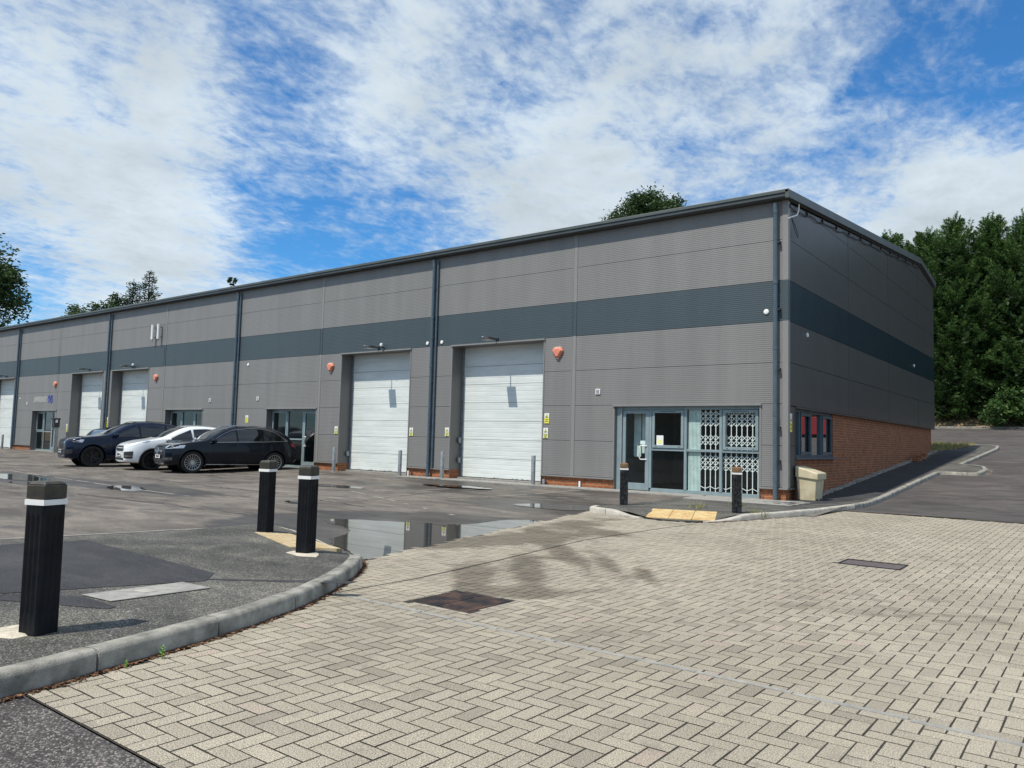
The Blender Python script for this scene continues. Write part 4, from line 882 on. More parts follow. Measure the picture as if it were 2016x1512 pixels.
# antennas
for x, lb in ((-29.87, 'left of two white tube antennas high on the facade'), (-29.33, 'right of two white tube antennas high on the facade')):
    t_ = thing('antenna', lb, 'antenna', (x, 0, 5.6), group='white tube antennas on the upper wall')
    m_ = MB(); m_.tube([(0, -.16, 0), (0, -.16, .7)], .075, 12); m_.build('tube', 'white', t_, smooth=True); m_ = MB(); m_.box(-.03, .03, -.1, 0, .08, .12).box(-.03, .03, -.1, 0, .55, .6).tube([(0, -.16, 0), (0, -.16, -.08)], .02, 8); m_.build('bracket', 'galv', t_)
# number 16 and faded patch
m_ = MB()
def stroke(pts, w, y=-.006):
    L_, R_ = [], []
    for i, q in enumerate(pts):
        q = Vector(q); d = (Vector(pts[min(i + 1, len(pts) - 1)]) - Vector(pts[max(i - 1, 0)])).normalized(); n_ = Vector((-d.y, d.x)) * w / 2
        L_.append(q + n_); R_.append(q - n_)
    for i in range(len(pts) - 1): m_.prism([(L_[i].x, y, L_[i].y), (L_[i + 1].x, y, L_[i + 1].y), (R_[i + 1].x, y, R_[i + 1].y), (R_[i].x, y, R_[i].y)], (0, -.006, 0))
stroke([(-41.27, 2.70), (-41.27, 3.14)], .10); stroke([(-41.27, 3.10), (-41.40, 3.0)], .08, -.0125)
cx6, cz6 = -40.95, 2.84
stroke([(cx6 + .12 * math.cos(u), cz6 + .115 * math.sin(u)) for u in [2 * math.pi * k / 20 for k in range(21)]], .085)
stroke([(cx6 - .12, 2.86), (cx6 - .115, 2.96), (cx6 - .07, 3.06), (cx6 + .0, 3.10), (cx6 + .07, 3.085), (cx6 + .12, 3.04)], .085, -.0125)
o = m_.build('number_sign', 'blue_ink'); tag(o, 'blue number 16 on the wall above the narrow shopfront', 'number sign')
mg = MB(); rn = random.Random(2)
for k in range(40):
    x = -43.2 + rn.random() * 1.5; z = 2.80 + rn.random() * .22; w_, h_ = rn.uniform(.15, .4), rn.uniform(.05, .10); y_ = -.003 - k * .0002; an = rn.uniform(-.05, .2)
    mg.poly([(x + w_ * math.cos(u) * math.cos(an) - h_ * math.sin(u) * math.sin(an), y_, z + w_ * math.cos(u) * math.sin(an) + h_ * math.sin(u) * math.cos(an)) for u in [2 * math.pi * j / 10 for j in range(10)]])
tag(mg.build('faded_sign', 'ghost', fix=False), 'whitish smear of a removed sign left of the blue 16', 'faded sign')
# control boxes in door reveals
for x, z, lb in ((-10.76, 1.22, 'upper small switch inside the rightmost door reveal'), (-10.76, .58, 'lower grey switch box inside the rightmost door reveal'), (-16.22, .62, 'grey switch box inside the second door reveal')):
    m_ = MB(); m_.box(0, .07, -.05, .05, -.09, .09).box(.02, .06, -.07, -.05, -.06, .02); o = m_.build('switch_box', 'galv', bevel=.006); o.location = (x, .38, z); tag(o, lb, 'switch box')
# black box on a post beside door 16
t_ = thing('key_post', 'black box on a grey post left of the leftmost car', 'post box', (-38.75, -.55, -.01))
m_ = MB(); m_.box(-.09, .09, -.09, .09, 0, 1.35); m_.build('post', 'galv', t_, bevel=.01); m_ = MB(); m_.box(-.18, .14, -.16, .12, 1.35, 1.80).box(-.22, .18, -.2, .14, 1.76, 1.84).box(-.6, -.1, -.14, -.1, 1.14, 1.18); m_.build('box', 'black_plastic', t_, bevel=.02)
m_ = MB(); m_.box(.17, .2, -.12, -.02, 1.6, 1.75); m_.build('label_plate', 'white', t_)
# white conduit, loose wire, cable at the gable verge
t_ = thing('service_conduit', 'bent white conduit with a loose black wire loop at the gable corner', 'conduit', (.02, 0, 6.8))
m_ = MB(); m_.tube([(.03, .68, .52), (.03, .64, .34), (.03, .52, .2), (.03, .3, .12), (.02, .1, .05), (-.02, .0, .0)], .02, 8); m_.build('pipe', 'white', t_, smooth=True)
m_ = MB(); m_.tube([(.05, .06, .02), (.06, .3, -.13), (.06, .52, -.3), (.06, .5, -.38), (.06, .38, -.33), (.05, .06, -.02)], .009, 6); m_.build('wire', 'black_plastic', t_)
m_ = MB(); pts = []
for k in range(60): y = .1 + k * .27; pts.append((.03, y, roofz(y) - .33 - .05 * abs(math.sin(k * .52)) - .02 * math.sin(k * 1.7)))
m_.tube(pts, .013, 6)
for k in range(0, 60, 5): y = .1 + k * .27; m_.box(0, .04, y - .02, y + .02, roofz(y) - .34, roofz(y) - .25)
tag(m_.build('cable', 'black_plastic', smooth=True), 'black cable clipped along the top of the gable', 'cable')

# ------------------------------------------------------------------ bollards
def fluted(loc, rz, label, h=.92, w=.155, worn=False, lean=(0, 0)):
    t_ = thing('fluted_bollard', label, 'bollard', loc, rz, 'black fluted bollards with a white band')
    t_.rotation_euler = (lean[0], lean[1], rz)
    m_ = MB(); hw = w / 2; sec = []
    def side(n_=3):
        pts = [(-hw + .012, -hw)]
        for k in range(n_):
            c = -hw + w * (k + 1) / (n_ + 1); pts += [(c - .013, -hw), (c - .006, -hw + .008), (c + .006, -hw + .008), (c + .013, -hw)]
        pts += [(hw - .012, -hw)]; return pts
    for q in range(4):
        ca, sa = math.cos(q * math.pi / 2), math.sin(q * math.pi / 2); sec += [(x * ca - y * sa, x * sa + y * ca) for x, y in side()]
    flat = [(max(-hw, min(hw, x * 1.0)), y) for x, y in sec]
    def ring(z, fl, s_=1.0):
        out = []
        for q in range(4):
            ca, sa = math.cos(q * math.pi / 2), math.sin(q * math.pi / 2)
            for x, y in side():
                if not fl: y = -hw
                out.append(((x * ca - y * sa) * s_, (x * sa + y * ca) * s_, z))
        return out
    lev = [(-.05, 0, 1), (.10, 0, 1), (.13, 1, 1), (h - .22, 1, 1), (h - .19, 0, 1), (h - .145, 0, 1)]
    k = len(sec)
    for z, fl, s_ in lev: m_.v += ring(z, fl, s_)
    for i in range(len(lev) - 1):
        for j in range(k): m_.f.append((i * k + j, i * k + (j + 1) % k, (i + 1) * k + (j + 1) % k, (i + 1) * k + j)); m_.t.append(None)
    m_.f.append(tuple(range((len(lev) - 1) * k, len(lev) * k))); m_.t.append(None)
    m_.build('post', 'bollard_worn' if worn else 'bollard', t_, smooth=True)
    m_ = MB(); e = .003; m_.box(-hw - e, hw + e, -hw - e, hw + e, h - .142, h - .109); m_.build('white_band', 'white', t_)
    m_ = MB(); m_.frus(h - .1069, h - .02, (-hw, hw, -hw, hw), (-hw, hw, -hw, hw)); m_.frus(h - .0199, h, (-hw, hw, -hw, hw), (-hw + .022, hw - .022, -hw + .022, hw - .022)); m_.build('cap', 'bollard_cap_rust' if worn else 'bollard_cap', t_, bevel=.008)
    return t_
BR = R(17)
fluted((.955, -16.59, .02), BR, 'nearest fluted bollard, large at the left beside the kerb', lean=(0, R(-.5)), h=.90)
fluted((-2.45, -12.64, -.03), BR, 'fluted bollard at the back corner of the left island beside the yellow tiles', h=.94)
fluted((-.62, -13.42, .005), BR, 'fluted bollard standing in pale mortar at the tip of the left island', h=.92)
fluted((-1.87, -4.5, .0), R(35), 'worn fluted bollard in front of the corner entrance door', worn=True, h=.85)
fluted((.44, -4.28, .0), R(35), 'worn fluted bollard in front of the lattice grille near the corner', worn=True, h=.86)
def mortar(loc, pts, label):
    m_ = MB(); rr_ = random.Random(int(loc[0] * 100)); n = len(pts)
    m_.v = [(x, y, -.004) for x, y in pts] + [(x * .75, y * .75, .012) for x, y in pts]; 
    for i in range(n): j = (i + 1) % n; m_.f.append((i, j, n + j, n + i))
    m_.f.append(tuple(range(n, 2 * n))); m_.t = [None] * len(m_.f); o = m_.build('mortar_pad', 'sand', smooth='all'); o.location = loc; return tag(o, label, 'mortar')
mortar((-.60, -13.44, .008), [(-.25, -.02), (-.2, -.13), (0, -.17), (.12, -.2), (.33, -.1), (.22, .02), (.1, .12), (-.1, .13)], 'pale mortar spread around the foot of the bollard at the island tip')
mortar((.86, -16.63, .012), [(-.2, -.08), (-.12, -.17), (.02, -.2), (.15, -.12), (.12, .1), (-.1, .12), (-.2, .03)], 'pale mortar at the left foot of the nearest bollard')
def roundb(x, label, y=-.42, h=.84):
    z = hc(x, y); t_ = thing('steel_bollard', label, 'bollard', (x, y, z), group='grey round bollards beside the roller doors')
    m_ = MB(); m_.lathe([(.062, -.05), (.062, h - .02), (.05, h), (.01, h + .004)], 20); m_.build('post', 'galv', t_, smooth=True)
    m_ = MB(); m_.lathe([(.075, -.03), (.066, .015)], 16); m_.build('collar', 'concrete', t_); return t_
for x, lb in ((-7.15, 'round grey bollard right of the rightmost roller door'), (-10.72, 'round grey bollard left of the rightmost roller door'), (-12.62, 'round grey bollard right of the second roller door'), (-15.98, 'round grey bollard left of the second roller door'), (-46.35, 'round grey bollard at the left edge of the photo')):
    roundb(x, lb)
# ------------------------------------------------------------------ tactile slabs
def tact(name, A, Bp, Cp, D, nu, nv, m_, label, bl=True):
    A, Bp, Cp, D = map(Vector, (A, Bp, Cp, D))
    def P(u, v): return A.lerp(Bp, u).lerp(D.lerp(Cp, u), v)
    mb_ = MB()
    for i in range(nu):
        for j in range(nv):
            e = .008; u0, u1, v0, v1 = i / nu + e / 2, (i + 1) / nu - e / 2, j / nv + e / 2, (j + 1) / nv - e / 2
            q = [P(u0, v0), P(u1, v0), P(u1, v1), P(u0, v1)]; mb_.prism([p_ + Vector((0, 0, .002)) for p_ in q], (0, 0, -.04))
            if bl:
                for a_ in range(6):
                    for b_ in range(6):
                        c_ = P(u0 + (u1 - u0) * (a_ + .5) / 6, v0 + (v1 - v0) * (b_ + .5) / 6); n = len(mb_.v)
                        for r_, z_ in ((.014, .001), (.009, .007)): mb_.v += [(c_.x + r_ * math.cos(k * math.pi / 3), c_.y + r_ * math.sin(k * math.pi / 3), c_.z + z_) for k in range(6)]
                        for k in range(6): mb_.f.append((n + k, n + (k + 1) % 6, n + 6 + (k + 1) % 6, n + 6 + k)); mb_.t.append(None)
                        mb_.f.append(tuple(n + 6 + k for k in range(6))); mb_.t.append(None)
    return tag(mb_.build(name, m_), label, 'paving slabs')
tact('tactile_paving', (-2.42, -12.82, .018), (-1.05, -13.30, .02), (-.55, -12.98, .018), (-2.1, -12.50, .0), 4, 1, 'tactile', 'yellow blistered slabs at the tip of the left island')
tact('tactile_paving', (-.70, -5.78, -.085), (.46, -5.34, -.085), (.16, -4.52, .006), (-.98, -4.94, .006), 3, 2, 'tactile_worn', 'yellow worn slabs on the right hand pavement between two bollards')
# covers
mb_ = MB(); mb_.prism([(.03, -15.94, .016), (.40, -15.90, .016), (.44, -15.14, .016), (.07, -15.17, .016)], (0, 0, .006)); o = mb_.build('concrete_cover', 'concrete', bevel=.004); tag(o, 'long concrete inspection cover in the left pavement', 'cover')
o2 = MB().prism([(.16, -15.62, .0222), (.29, -15.60, .0222), (.30, -15.50, .0222), (.17, -15.52, .0222)], (0, 0, .003)).build('maker_plate', 'kerb_pale', o)
t_ = thing('manhole_cover', 'dark rusty double manhole cover in the block paving near the middle', 'manhole cover', (1.78, -13.67, -.098))
m_ = MB(); m_.box(-.32, .32, -.31, .31, -.03, -.006); m_.build('frame', 'ink', t_)
for x0, x1 in ((-.31, -.006), (.006, .31)):
    m_ = MB(); m_.box(x0, x1, -.3, .3, -.0055, -.002)
    xx = x0 + .012
    while xx < x1 - .03:
        y = -.285
        while y < .28: m_.box(xx, xx + .026, y, y + .014, -.0019, .002); y += .023
        xx += .037
    m_.build('lid', 'iron', t_)
t_ = thing('manhole_cover', 'brownish infilled manhole cover further right in the block paving', 'manhole cover', (3.835, -8.695, -.0915))
m_ = MB(); m_.box(-.335, .335, -.235, .235, -.03, -.01); m_.build('lid', 'iron2', t_)
m_ = MB(); m_.box(-.335, .335, -.235, -.225, -.0099, .0).box(-.335, .335, .225, .235, -.0099, .0).box(-.335, -.325, -.2249, .2249, -.0099, .0).box(.325, .335, -.2249, .2249, -.0099, .0); m_.build('frame', 'ink', t_)
# grit bin
t_ = thing('grit_bin', 'cream plastic grit bin against the gable wall by the corner', 'grit bin', (.06, .42, 0))
m_ = MB(); m_.frus(.0, .56, (.04, .43, .04, .60), (.0, .47, .0, .66)); 
o = m_.build('body', 'grit_bin', t_, bevel=.02)
m_ = MB(); m_.v = [(-.02, -.03, .555), (.51, -.03, .50), (.51, .69, .50), (-.02, .69, .555), (-.02, -.03, .82), (.51, -.03, .66), (.51, .69, .66), (-.02, .69, .82)]
m_.f = [(0, 3, 2, 1), (4, 5, 6, 7), (0, 1, 5, 4), (1, 2, 6, 5), (2, 3, 7, 6), (3, 0, 4, 7)]; m_.t = [None] * 6; m_.build('lid', 'grit_bin', t_, bevel=.022)
m_ = MB(); m_.box(.40, .438, .12, .22, .0, .05).box(.40, .438, .42, .52, .0, .05); m_.build('forklift_slot', 'ink', t_)

# ------------------------------------------------------------------ cars
def interp(pts, x):
    pts = sorted(pts)
    if x <= pts[0][0]: return pts[0][1]
    for (a, b), (c, d) in zip(pts, pts[1:]):
        if x <= c: return b + (d - b) * (x - a) / (c - a)
    return pts[-1][1]
def make_car(name, sp, loc, rz, label):
    root = thing(name, label, 'car', loc, rz, 'cars parked by the building')
    L, Wd, H = sp['L'], sp['W'] / 2, sp['H']; xf, xr = sp['xf'], sp['xr']; wr = sp['wr']
    st = sp['st']; secs = []
    for x in st:
        zt = interp(sp['top'], x); be = interp(sp['belt'], x); hw = interp(sp['hw'], x); zb = interp(sp['bot'], x)
        b_ = min(be, zt - .03); Hc = max(0, zt - b_); k = min(1, Hc / .3)
        y1 = hw * .955; y2 = y1 - (.30 * Hc if Hc > .05 else .02); y3 = y2 - .05 * k - .03
        m0 = zb + (b_ - zb) * .5
        secs.append([(0, zb), (hw * .8, zb), (hw * .945, zb + .05), (hw * .985, zb + .16 * (b_ - zb) + .04), (hw, m0), (hw * .995, zb + (b_ - zb) * .74), (hw * .975, b_ - .05), (y1, b_),
                     ((y1 + y2) / 2 + .01 * k, b_ + Hc * .5), (y2, zt - .10 * k - .004), (y3, zt - .035 * k - .002), (y3 * .72, zt - .008 * k), (0, zt + .004)])
    n = len(secs[0]); full = [s_ + [(-y, z) for y, z in s_[-2:0:-1]] for s_ in secs]; k = len(full[0])
    m_ = MB()
    for x, s_ in zip(st, full): m_.v += [(x, y, z) for y, z in s_]
    for i in range(len(st) - 1):
        for j in range(k): m_.f.append((i * k + j, i * k + (j + 1) % k, (i + 1) * k + (j + 1) % k, (i + 1) * k + j)); m_.t.append(None)
    # end caps as strips so that subdivision stays even
    for base in (0, (len(st) - 1) * k):
        for j in range(n - 1):
            a_, b_ = base + j, base + j + 1; c_, d_ = base + (k - j - 1) % k, base + (k - j) % k
            q = (a_, b_, c_, d_) if j else (a_, b_, base + k - 1)
            if j == n - 2: q = (a_, b_, base + (k - j) % k)
            m_.f.append(q); m_.t.append(None)
    tmp = m_.build('tmp', sp['paint']); md = tmp.modifiers.new('s', 'SUBSURF'); md.levels = 2; md.render_levels = 2
    cuts_ = MB()
    for x in (xf, xr):
        for sd in (-1, 1):
            cuts_.lathe([(wr * 1.17, sd * (Wd - .36)), (wr * 1.17, sd * (Wd + .3))], 36, (x, 0, wr), 'y')
    cu2 = cuts_.build('cut', 'arch'); md = tmp.modifiers.new('b', 'BOOLEAN'); md.object = cu2; md.operation = 'DIFFERENCE'; md.solver = 'EXACT'
    bpy.context.view_layer.update(); dg = bpy.context.evaluated_depsgraph_get()
    me = bpy.data.meshes.new_from_object(tmp.evaluated_get(dg)); me.name = 'body'
    tmp.modifiers.remove(tmp.modifiers['b']); bpy.context.view_layer.update(); dg = bpy.context.evaluated_depsgraph_get()
    me2 = bpy.data.meshes.new_from_object(tmp.evaluated_get(dg)); bvh = BVHTree.FromPolygons([v_.co[:] for v_ in me2.vertices], [p_.vertices[:] for p_ in me2.polygons])
    bpy.data.objects.remove(tmp); bpy.data.objects.remove(cu2)
    me.materials.clear(); me.materials.append(MT[sp['paint']]); me.polygons.foreach_set('use_smooth', [True] * len(me.polygons)); me.set_sharp_from_angle(angle=R(40))
    body = bpy.data.objects.new('body', me); S.collection.objects.link(body); body.parent = root
    def near(p_, off): q, nn_, _, _ = bvh.find_nearest(Vector(p_)); return q + nn_ * off
    def cast(o_, d_, off):
        q, nn_, _, _ = bvh.ray_cast(Vector(o_), Vector(d_)); return (q + nn_ * off) if q else None
    def patch(nm, grid, mt, parent=root, thick=0, fn=None, off=.006):
        """grid: rows of points already on the surface"""
        mb2 = MB(); R_, C_ = len(grid), len(grid[0])
        for r_ in grid: mb2.v += [tuple(q) for q in r_]
        for i in range(R_ - 1):
            for j in range(C_ - 1): mb2.f.append((i * C_ + j, i * C_ + j + 1, (i + 1) * C_ + j + 1, (i + 1) * C_ + j)); mb2.t.append(None)
        return mb2.build(nm, mt, parent, smooth='all', fix=False)
    def polyl(pts, f):
        d_ = [0]
        for a_, b_ in zip(pts, pts[1:]): d_.append(d_[-1] + math.dist(a_, b_))
        t2 = f * d_[-1]
        for i in range(len(pts) - 1):
            if d_[i + 1] >= t2 - 1e-9: g_ = (t2 - d_[i]) / max(1e-9, d_[i + 1] - d_[i]); return tuple(a_ + (b_ - a_) * g_ for a_, b_ in zip(pts[i], pts[i + 1]))
        return pts[-1]
    def sidewin(nm, lo, hi, mt, off=.007, both=True, par=root, nu=12, nv=5):
        for sd in ((1, -1) if both else (1,)):
            g_ = []
            for v_ in range(nv + 1):
                row = []
                for u_ in range(nu + 1):
                    a_, b_ = polyl(lo, u_ / nu), polyl(hi, u_ / nu); x, z = a_[0] + (b_[0] - a_[0]) * v_ / nv, a_[1] + (b_[1] - a_[1]) * v_ / nv
                    q = cast((x, sd * 3, z), (0, -sd, 0), off); row.append(q if q else Vector((x, sd * Wd * .8, z)))
                g_.append(row)
            patch(nm, g_, mt, par)
    def quadpatch(nm, P, mt, off=.008, nu=8, nv=6, mirror=True, par=root):
        for sd in ((1, -1) if mirror else (1,)):
            A_, B_, C_, D_ = [Vector((p_[0], p_[1] * sd, p_[2])) for p_ in P]
            patch(nm, [[near(A_.lerp(B_, u_ / nu).lerp(D_.lerp(C_, u_ / nu), v_ / nv), off) for u_ in range(nu + 1)] for v_ in range(nv + 1)], mt, par)
    def facepatch(nm, outline, mt, off=.006, x0=5, par=root, cols=16, sgn=1):
        """outline: list of (z, yhalf or (y0,y1)) rows, cast along x on the front (sgn 1) or rear (-1)"""
        g_ = []
        for z, yr in outline:
            y0, y1 = yr if isinstance(yr, tuple) else (-yr, yr); row = []
            for u_ in range(cols + 1):
                y = y0 + (y1 - y0) * u_ / cols; q = cast((sgn * x0, y, z), (-sgn, 0, 0), off); row.append(q if q else Vector((sgn * L * .45, y, z)))
            g_.append(row)
        return patch(nm, g_, mt, par)
    # glass
    for lo, hi in sp['win']: sidewin('side_window', lo, hi, 'car_glass')
    xa, za, ya, xb, zb_, yb = sp['ws']; g_ = []
    for v_ in range(9):
        f_ = v_ / 8; x = xa + (xb - xa) * f_; yy = ya + (yb - ya) * f_; row = []
        for u_ in range(13):
            y = -yy + 2 * yy * u_ / 12; q = cast((x - .10 * (y / yy) ** 2 * (1 - .5 * f_), y, 4), (0, 0, -1), .007); row.append(q)
        g_.append(row)
    patch('windscreen', g_, 'car_screen_sunlit')
    xa, ya, xb, yb = sp['rw']; g_ = []
    for v_ in range(7):
        f_ = v_ / 6; x = xa + (xb - xa) * f_; yy = ya + (yb - ya) * f_; g_.append([cast((x, -yy + 2 * yy * u_ / 10, 4), (0, 0, -1), .007) for u_ in range(11)])
    patch('rear_window', g_, 'car_glass')
    # trims along windows and sills
    if sp.get('chrome'):
        lo_all, hi_all = sp['outline']
        for lst in (lo_all, hi_all):
            for sd in (1, -1):
                pts = [cast((x, sd * 3, z), (0, -sd, 0), .008) for x, z in [polyl(lst, i / 24) for i in range(25)]]; t3 = MB(); t3.tube([q for q in pts if q], .009, 6); t3.build('window_trim', 'chrome', root)
    for nm, P, mt in sp.get('quads', []): quadpatch(nm, P, mt)
    for nm, rows_, mt in sp.get('front', []):
        facepatch(nm, rows_, mt)
        if isinstance(rows_[0][1], tuple): facepatch(nm, [(z, (-b_, -a_)) for z, (a_, b_) in rows_], mt)
    for nm, rows_, mt in sp.get('back', []):
        facepatch(nm, rows_, mt, sgn=-1)
        if isinstance(rows_[0][1], tuple): facepatch(nm, [(z, (-b_, -a_)) for z, (a_, b_) in rows_], mt, sgn=-1)
    # lower cladding / sill strip
    if sp.get('sill'):
        zs, mt = sp['sill']
        for sd in (1, -1):
            pts = [cast((x, sd * 3, zs), (0, -sd, 0), .0) for x in frange(xr + wr * 1.25, xf - wr * 1.25, .2)]; t3 = MB(); t3.tube([q for q in pts if q], .014, 6); t3.build('sill_trim', mt, root)
    # wheels
    for x in (xf, xr):
        for sd in (1, -1):
            w_ = MB(); y0, y1 = sd * (Wd - .245), sd * (Wd - .015); c_ = (x, 0, wr); rr_ = wr
            w_.lathe([(rr_ * .72, y0), (rr_ * .95, y0), (rr_, y0 + sd * .03), (rr_, y1 - sd * .03), (rr_ * .965, y1 - sd * .006), (rr_ * .80, y1), (rr_ * .73, y1 - sd * .02), (rr_ * .70, y1 - sd * .06), (rr_ * .68, y0 + sd * .02)], 40, c_, 'y', False)
            wo_ = w_.build('wheel', 'tyre', root, smooth=True)
            r_ = MB(); ro = rr_ * .735; yy = y1 - sd * .012; ns = sp['spokes']
            r_.lathe([(ro * .93, yy - sd * .05), (ro * .985, yy - sd * .02), (ro, yy + sd * .004), (ro * .95, yy + sd * .002), (ro * .915, yy - sd * .05)], 40, c_, 'y', False)
            r_.lathe([(.001, yy - sd * .02), (ro * .2, yy - sd * .02), (ro * .22, yy - sd * .06)], 20, c_, 'y')
            for s_i in range(ns):
                for dlt in ((-.5, .5) if sp.get('twin') else (0,)):
                    a_ = 2 * math.pi * (s_i + .12 * dlt * 2 / 1) / ns; ws_ = sp['sw']; ca, sa = math.cos(a_), math.sin(a_)
                    def pt(r2, w2, y2): return (x + r2 * ca - w2 * sa, y2, wr + r2 * sa + w2 * ca)
                    r_.v += [pt(ro * .12, -ws_ * .5, yy - sd * .022), pt(ro * .12, ws_ * .5, yy - sd * .022), pt(ro * .95, ws_ * .4 + dlt * .02, yy - sd * .006), pt(ro * .95, -ws_ * .4 + dlt * .02, yy - sd * .006), pt(ro * .12, -ws_ * .5, yy - sd * .05), pt(ro * .12, ws_ * .5, yy - sd * .05), pt(ro * .95, ws_ * .4 + dlt * .02, yy - sd * .04), pt(ro * .95, -ws_ * .4 + dlt * .02, yy - sd * .04)]
                    n0 = len(r_.v) - 8
                    for f_ in ((0, 1, 2, 3), (7, 6, 5, 4), (0, 4, 5, 1), (1, 5, 6, 2), (2, 6, 7, 3), (3, 7, 4, 0)): r_.f.append(tuple(n0 + i for i in f_)); r_.t.append(None)
            r_.build('rim', sp['rim'], wo_, smooth=True)
            bd_ = MB(); bd_.lathe([(.001, y0 + sd * .1), (ro * .9, y0 + sd * .1), (ro * .9, y0 + sd * .09)], 24, c_, 'y'); bd_.build('brake_disc', 'ink', wo_)
            lip = MB(); arc = [(x + wr * 1.19 * math.cos(a2), 0, wr + wr * 1.19 * math.sin(a2)) for a2 in [math.pi * (-.08 + 1.16 * i / 22) for i in range(23)]]
            pts = []
            for q in arc:
                if q[2] < .17: continue
                h_ = cast((q[0], sd * 3, q[2]), (0, -sd, 0), .002)
                if h_: pts.append(h_)
            if len(pts) > 3 and sp.get('lip'): lip.tube(pts, sp['lip'][1], 6); lip.build('arch_trim', sp['lip'][0], root, smooth=True)
            li = MB(); li.lathe([(wr * 1.16, sd * (Wd - .35)), (.001, sd * (Wd - .352))], 30, c_, 'y'); li.build('wheel_well', 'arch', root)
            ar = MB(); n0 = len(ar.v)
            for i in range(25):
                a2 = math.pi * (-.12 + 1.24 * i / 24)
                for y2 in (Wd - .34, Wd - .07): ar.v.append((x + wr * 1.163 * math.cos(a2), sd * y2, wr + wr * 1.163 * math.sin(a2)))
            for i in range(24): ar.f.append((2 * i, 2 * i + 1, 2 * i + 3, 2 * i + 2)); ar.t.append(None)
            ar.build('arch_liner', 'arch', root)
    # mirrors
    mx_, my, mz = sp['mirror']
    for sd in (1, -1):
        q = near((mx_, sd * Wd, mz), 0); m3 = MB()
        rg = []
        for (dx, s_) in ((.10, .35), (.07, .8), (.0, 1), (-.06, .95), (-.075, .6)):
            n0 = len(m3.v)
            for k2 in range(12): a2 = 2 * math.pi * k2 / 12; m3.v.append((mx_ + dx, sd * (my + .115 * s_ * math.cos(a2)), mz + .075 * s_ * math.sin(a2)))
            rg.append(n0)
        for n0, n1_ in zip(rg, rg[1:]):
            for k2 in range(12): m3.f.append((n0 + k2, n0 + (k2 + 1) % 12, n1_ + (k2 + 1) % 12, n1_ + k2)); m3.t.append(None)
        m3.f += [tuple(range(rg[0], rg[0] + 12)), tuple(range(rg[-1], rg[-1] + 12))]; m3.t += [None, None]
        mo = m3.build('door_mirror', sp['paint'], root, smooth=True)
        m3 = MB(); m3.tube([(mx_ + .02, sd * (my - .05), mz - .05), (mx_ + .03, sd * (Wd * .93), mz - .09)], .022, 6); m3.build('stalk', 'black_plastic', mo)
    # door shut lines and handles
    for xs_ in sp['seams']:
        for sd in (1, -1):
            pts = [cast((x, sd * 3, z), (0, -sd, 0), -.002) for x, z in [polyl(xs_, i / 10) for i in range(11)]]; t3 = MB(); t3.tube([q for q in pts if q], .0055, 4); t3.build('door_gap', 'ink', root)
    for hx, hz in sp['handles']:
        for sd in (1, -1):
            q = cast((hx, sd * 3, hz), (0, -sd, 0), .012)
            if q: t3 = MB(); t3.box(q.x - .1, q.x + .1, q.y - .012, q.y + .012, q.z - .014, q.z + .014); t3.build('door_handle', sp.get('hm', sp['paint']), root, bevel=.006)
    # roof rails
    if sp.get('rail'):
        for sd in (1, -1):
            pts = []
            for i in range(17):
                x = sp['rail'][0] + (sp['rail'][1] - sp['rail'][0]) * i / 16; q = cast((x, sd * sp['rail'][2], 4), (0, 0, -1), 0); pts.append(q + Vector((0, 0, .035 if 0 < i < 16 else .0)))
            t3 = MB(); t3.tube(pts, .014, 6); t3.build('roof_rail', sp['rail'][3], root, smooth=True)
    # number plate
    zp = sp['plate'][1]; q = cast((5, 0, zp), (-1, 0, 0), .015); q2 = cast((5, 0.2, zp), (-1, 0, 0), .015)
    t3 = MB(); t3.box(-.008, 0, -.26, .26, -.056, .056); pl_ = t3.build('number_plate', 'plate', root); pl_.location = (q.x + .014, 0, zp)
    M = Matrix.Rotation(R(90), 4, 'Z') @ Matrix.Rotation(R(90), 4, 'X'); tx = textmesh(sp['plate'][0], .092, 'ink', pl_, Matrix.Translation((.003, 0, 0)) @ M, 'registration', .004)
    if sp.get('badge'):
        zb2 = sp['badge']; q = cast((5, 0, zb2), (-1, 0, 0), .0); t3 = MB(); ring_ = [(q.x + .03, .105 * math.cos(a2), zb2 + .105 * math.sin(a2)) for a2 in [2 * math.pi * i / 20 for i in range(21)]]; t3.tube(ring_, .013, 6, cap=False)
        for a2 in (90, 210, 330): t3.tube([(q.x + .03, 0, zb2), (q.x + .03, .1 * math.cos(R(a2)), zb2 + .1 * math.sin(R(a2)))], .011, 6)
        t3.build('badge', 'chrome', root, smooth=True)
    # seats silhouettes inside cannot be seen through the tinted glass
    return root
suvst = lambda L: [-L / 2, -L / 2 + .07, -L / 2 + .2, -L / 2 + .42, -1.6, -1.25, -.85, -.4, .0, .35, .62, .85, 1.05, 1.3, 1.6, L / 2 - .52, L / 2 - .3, L / 2 - .13, L / 2 - .04, L / 2]
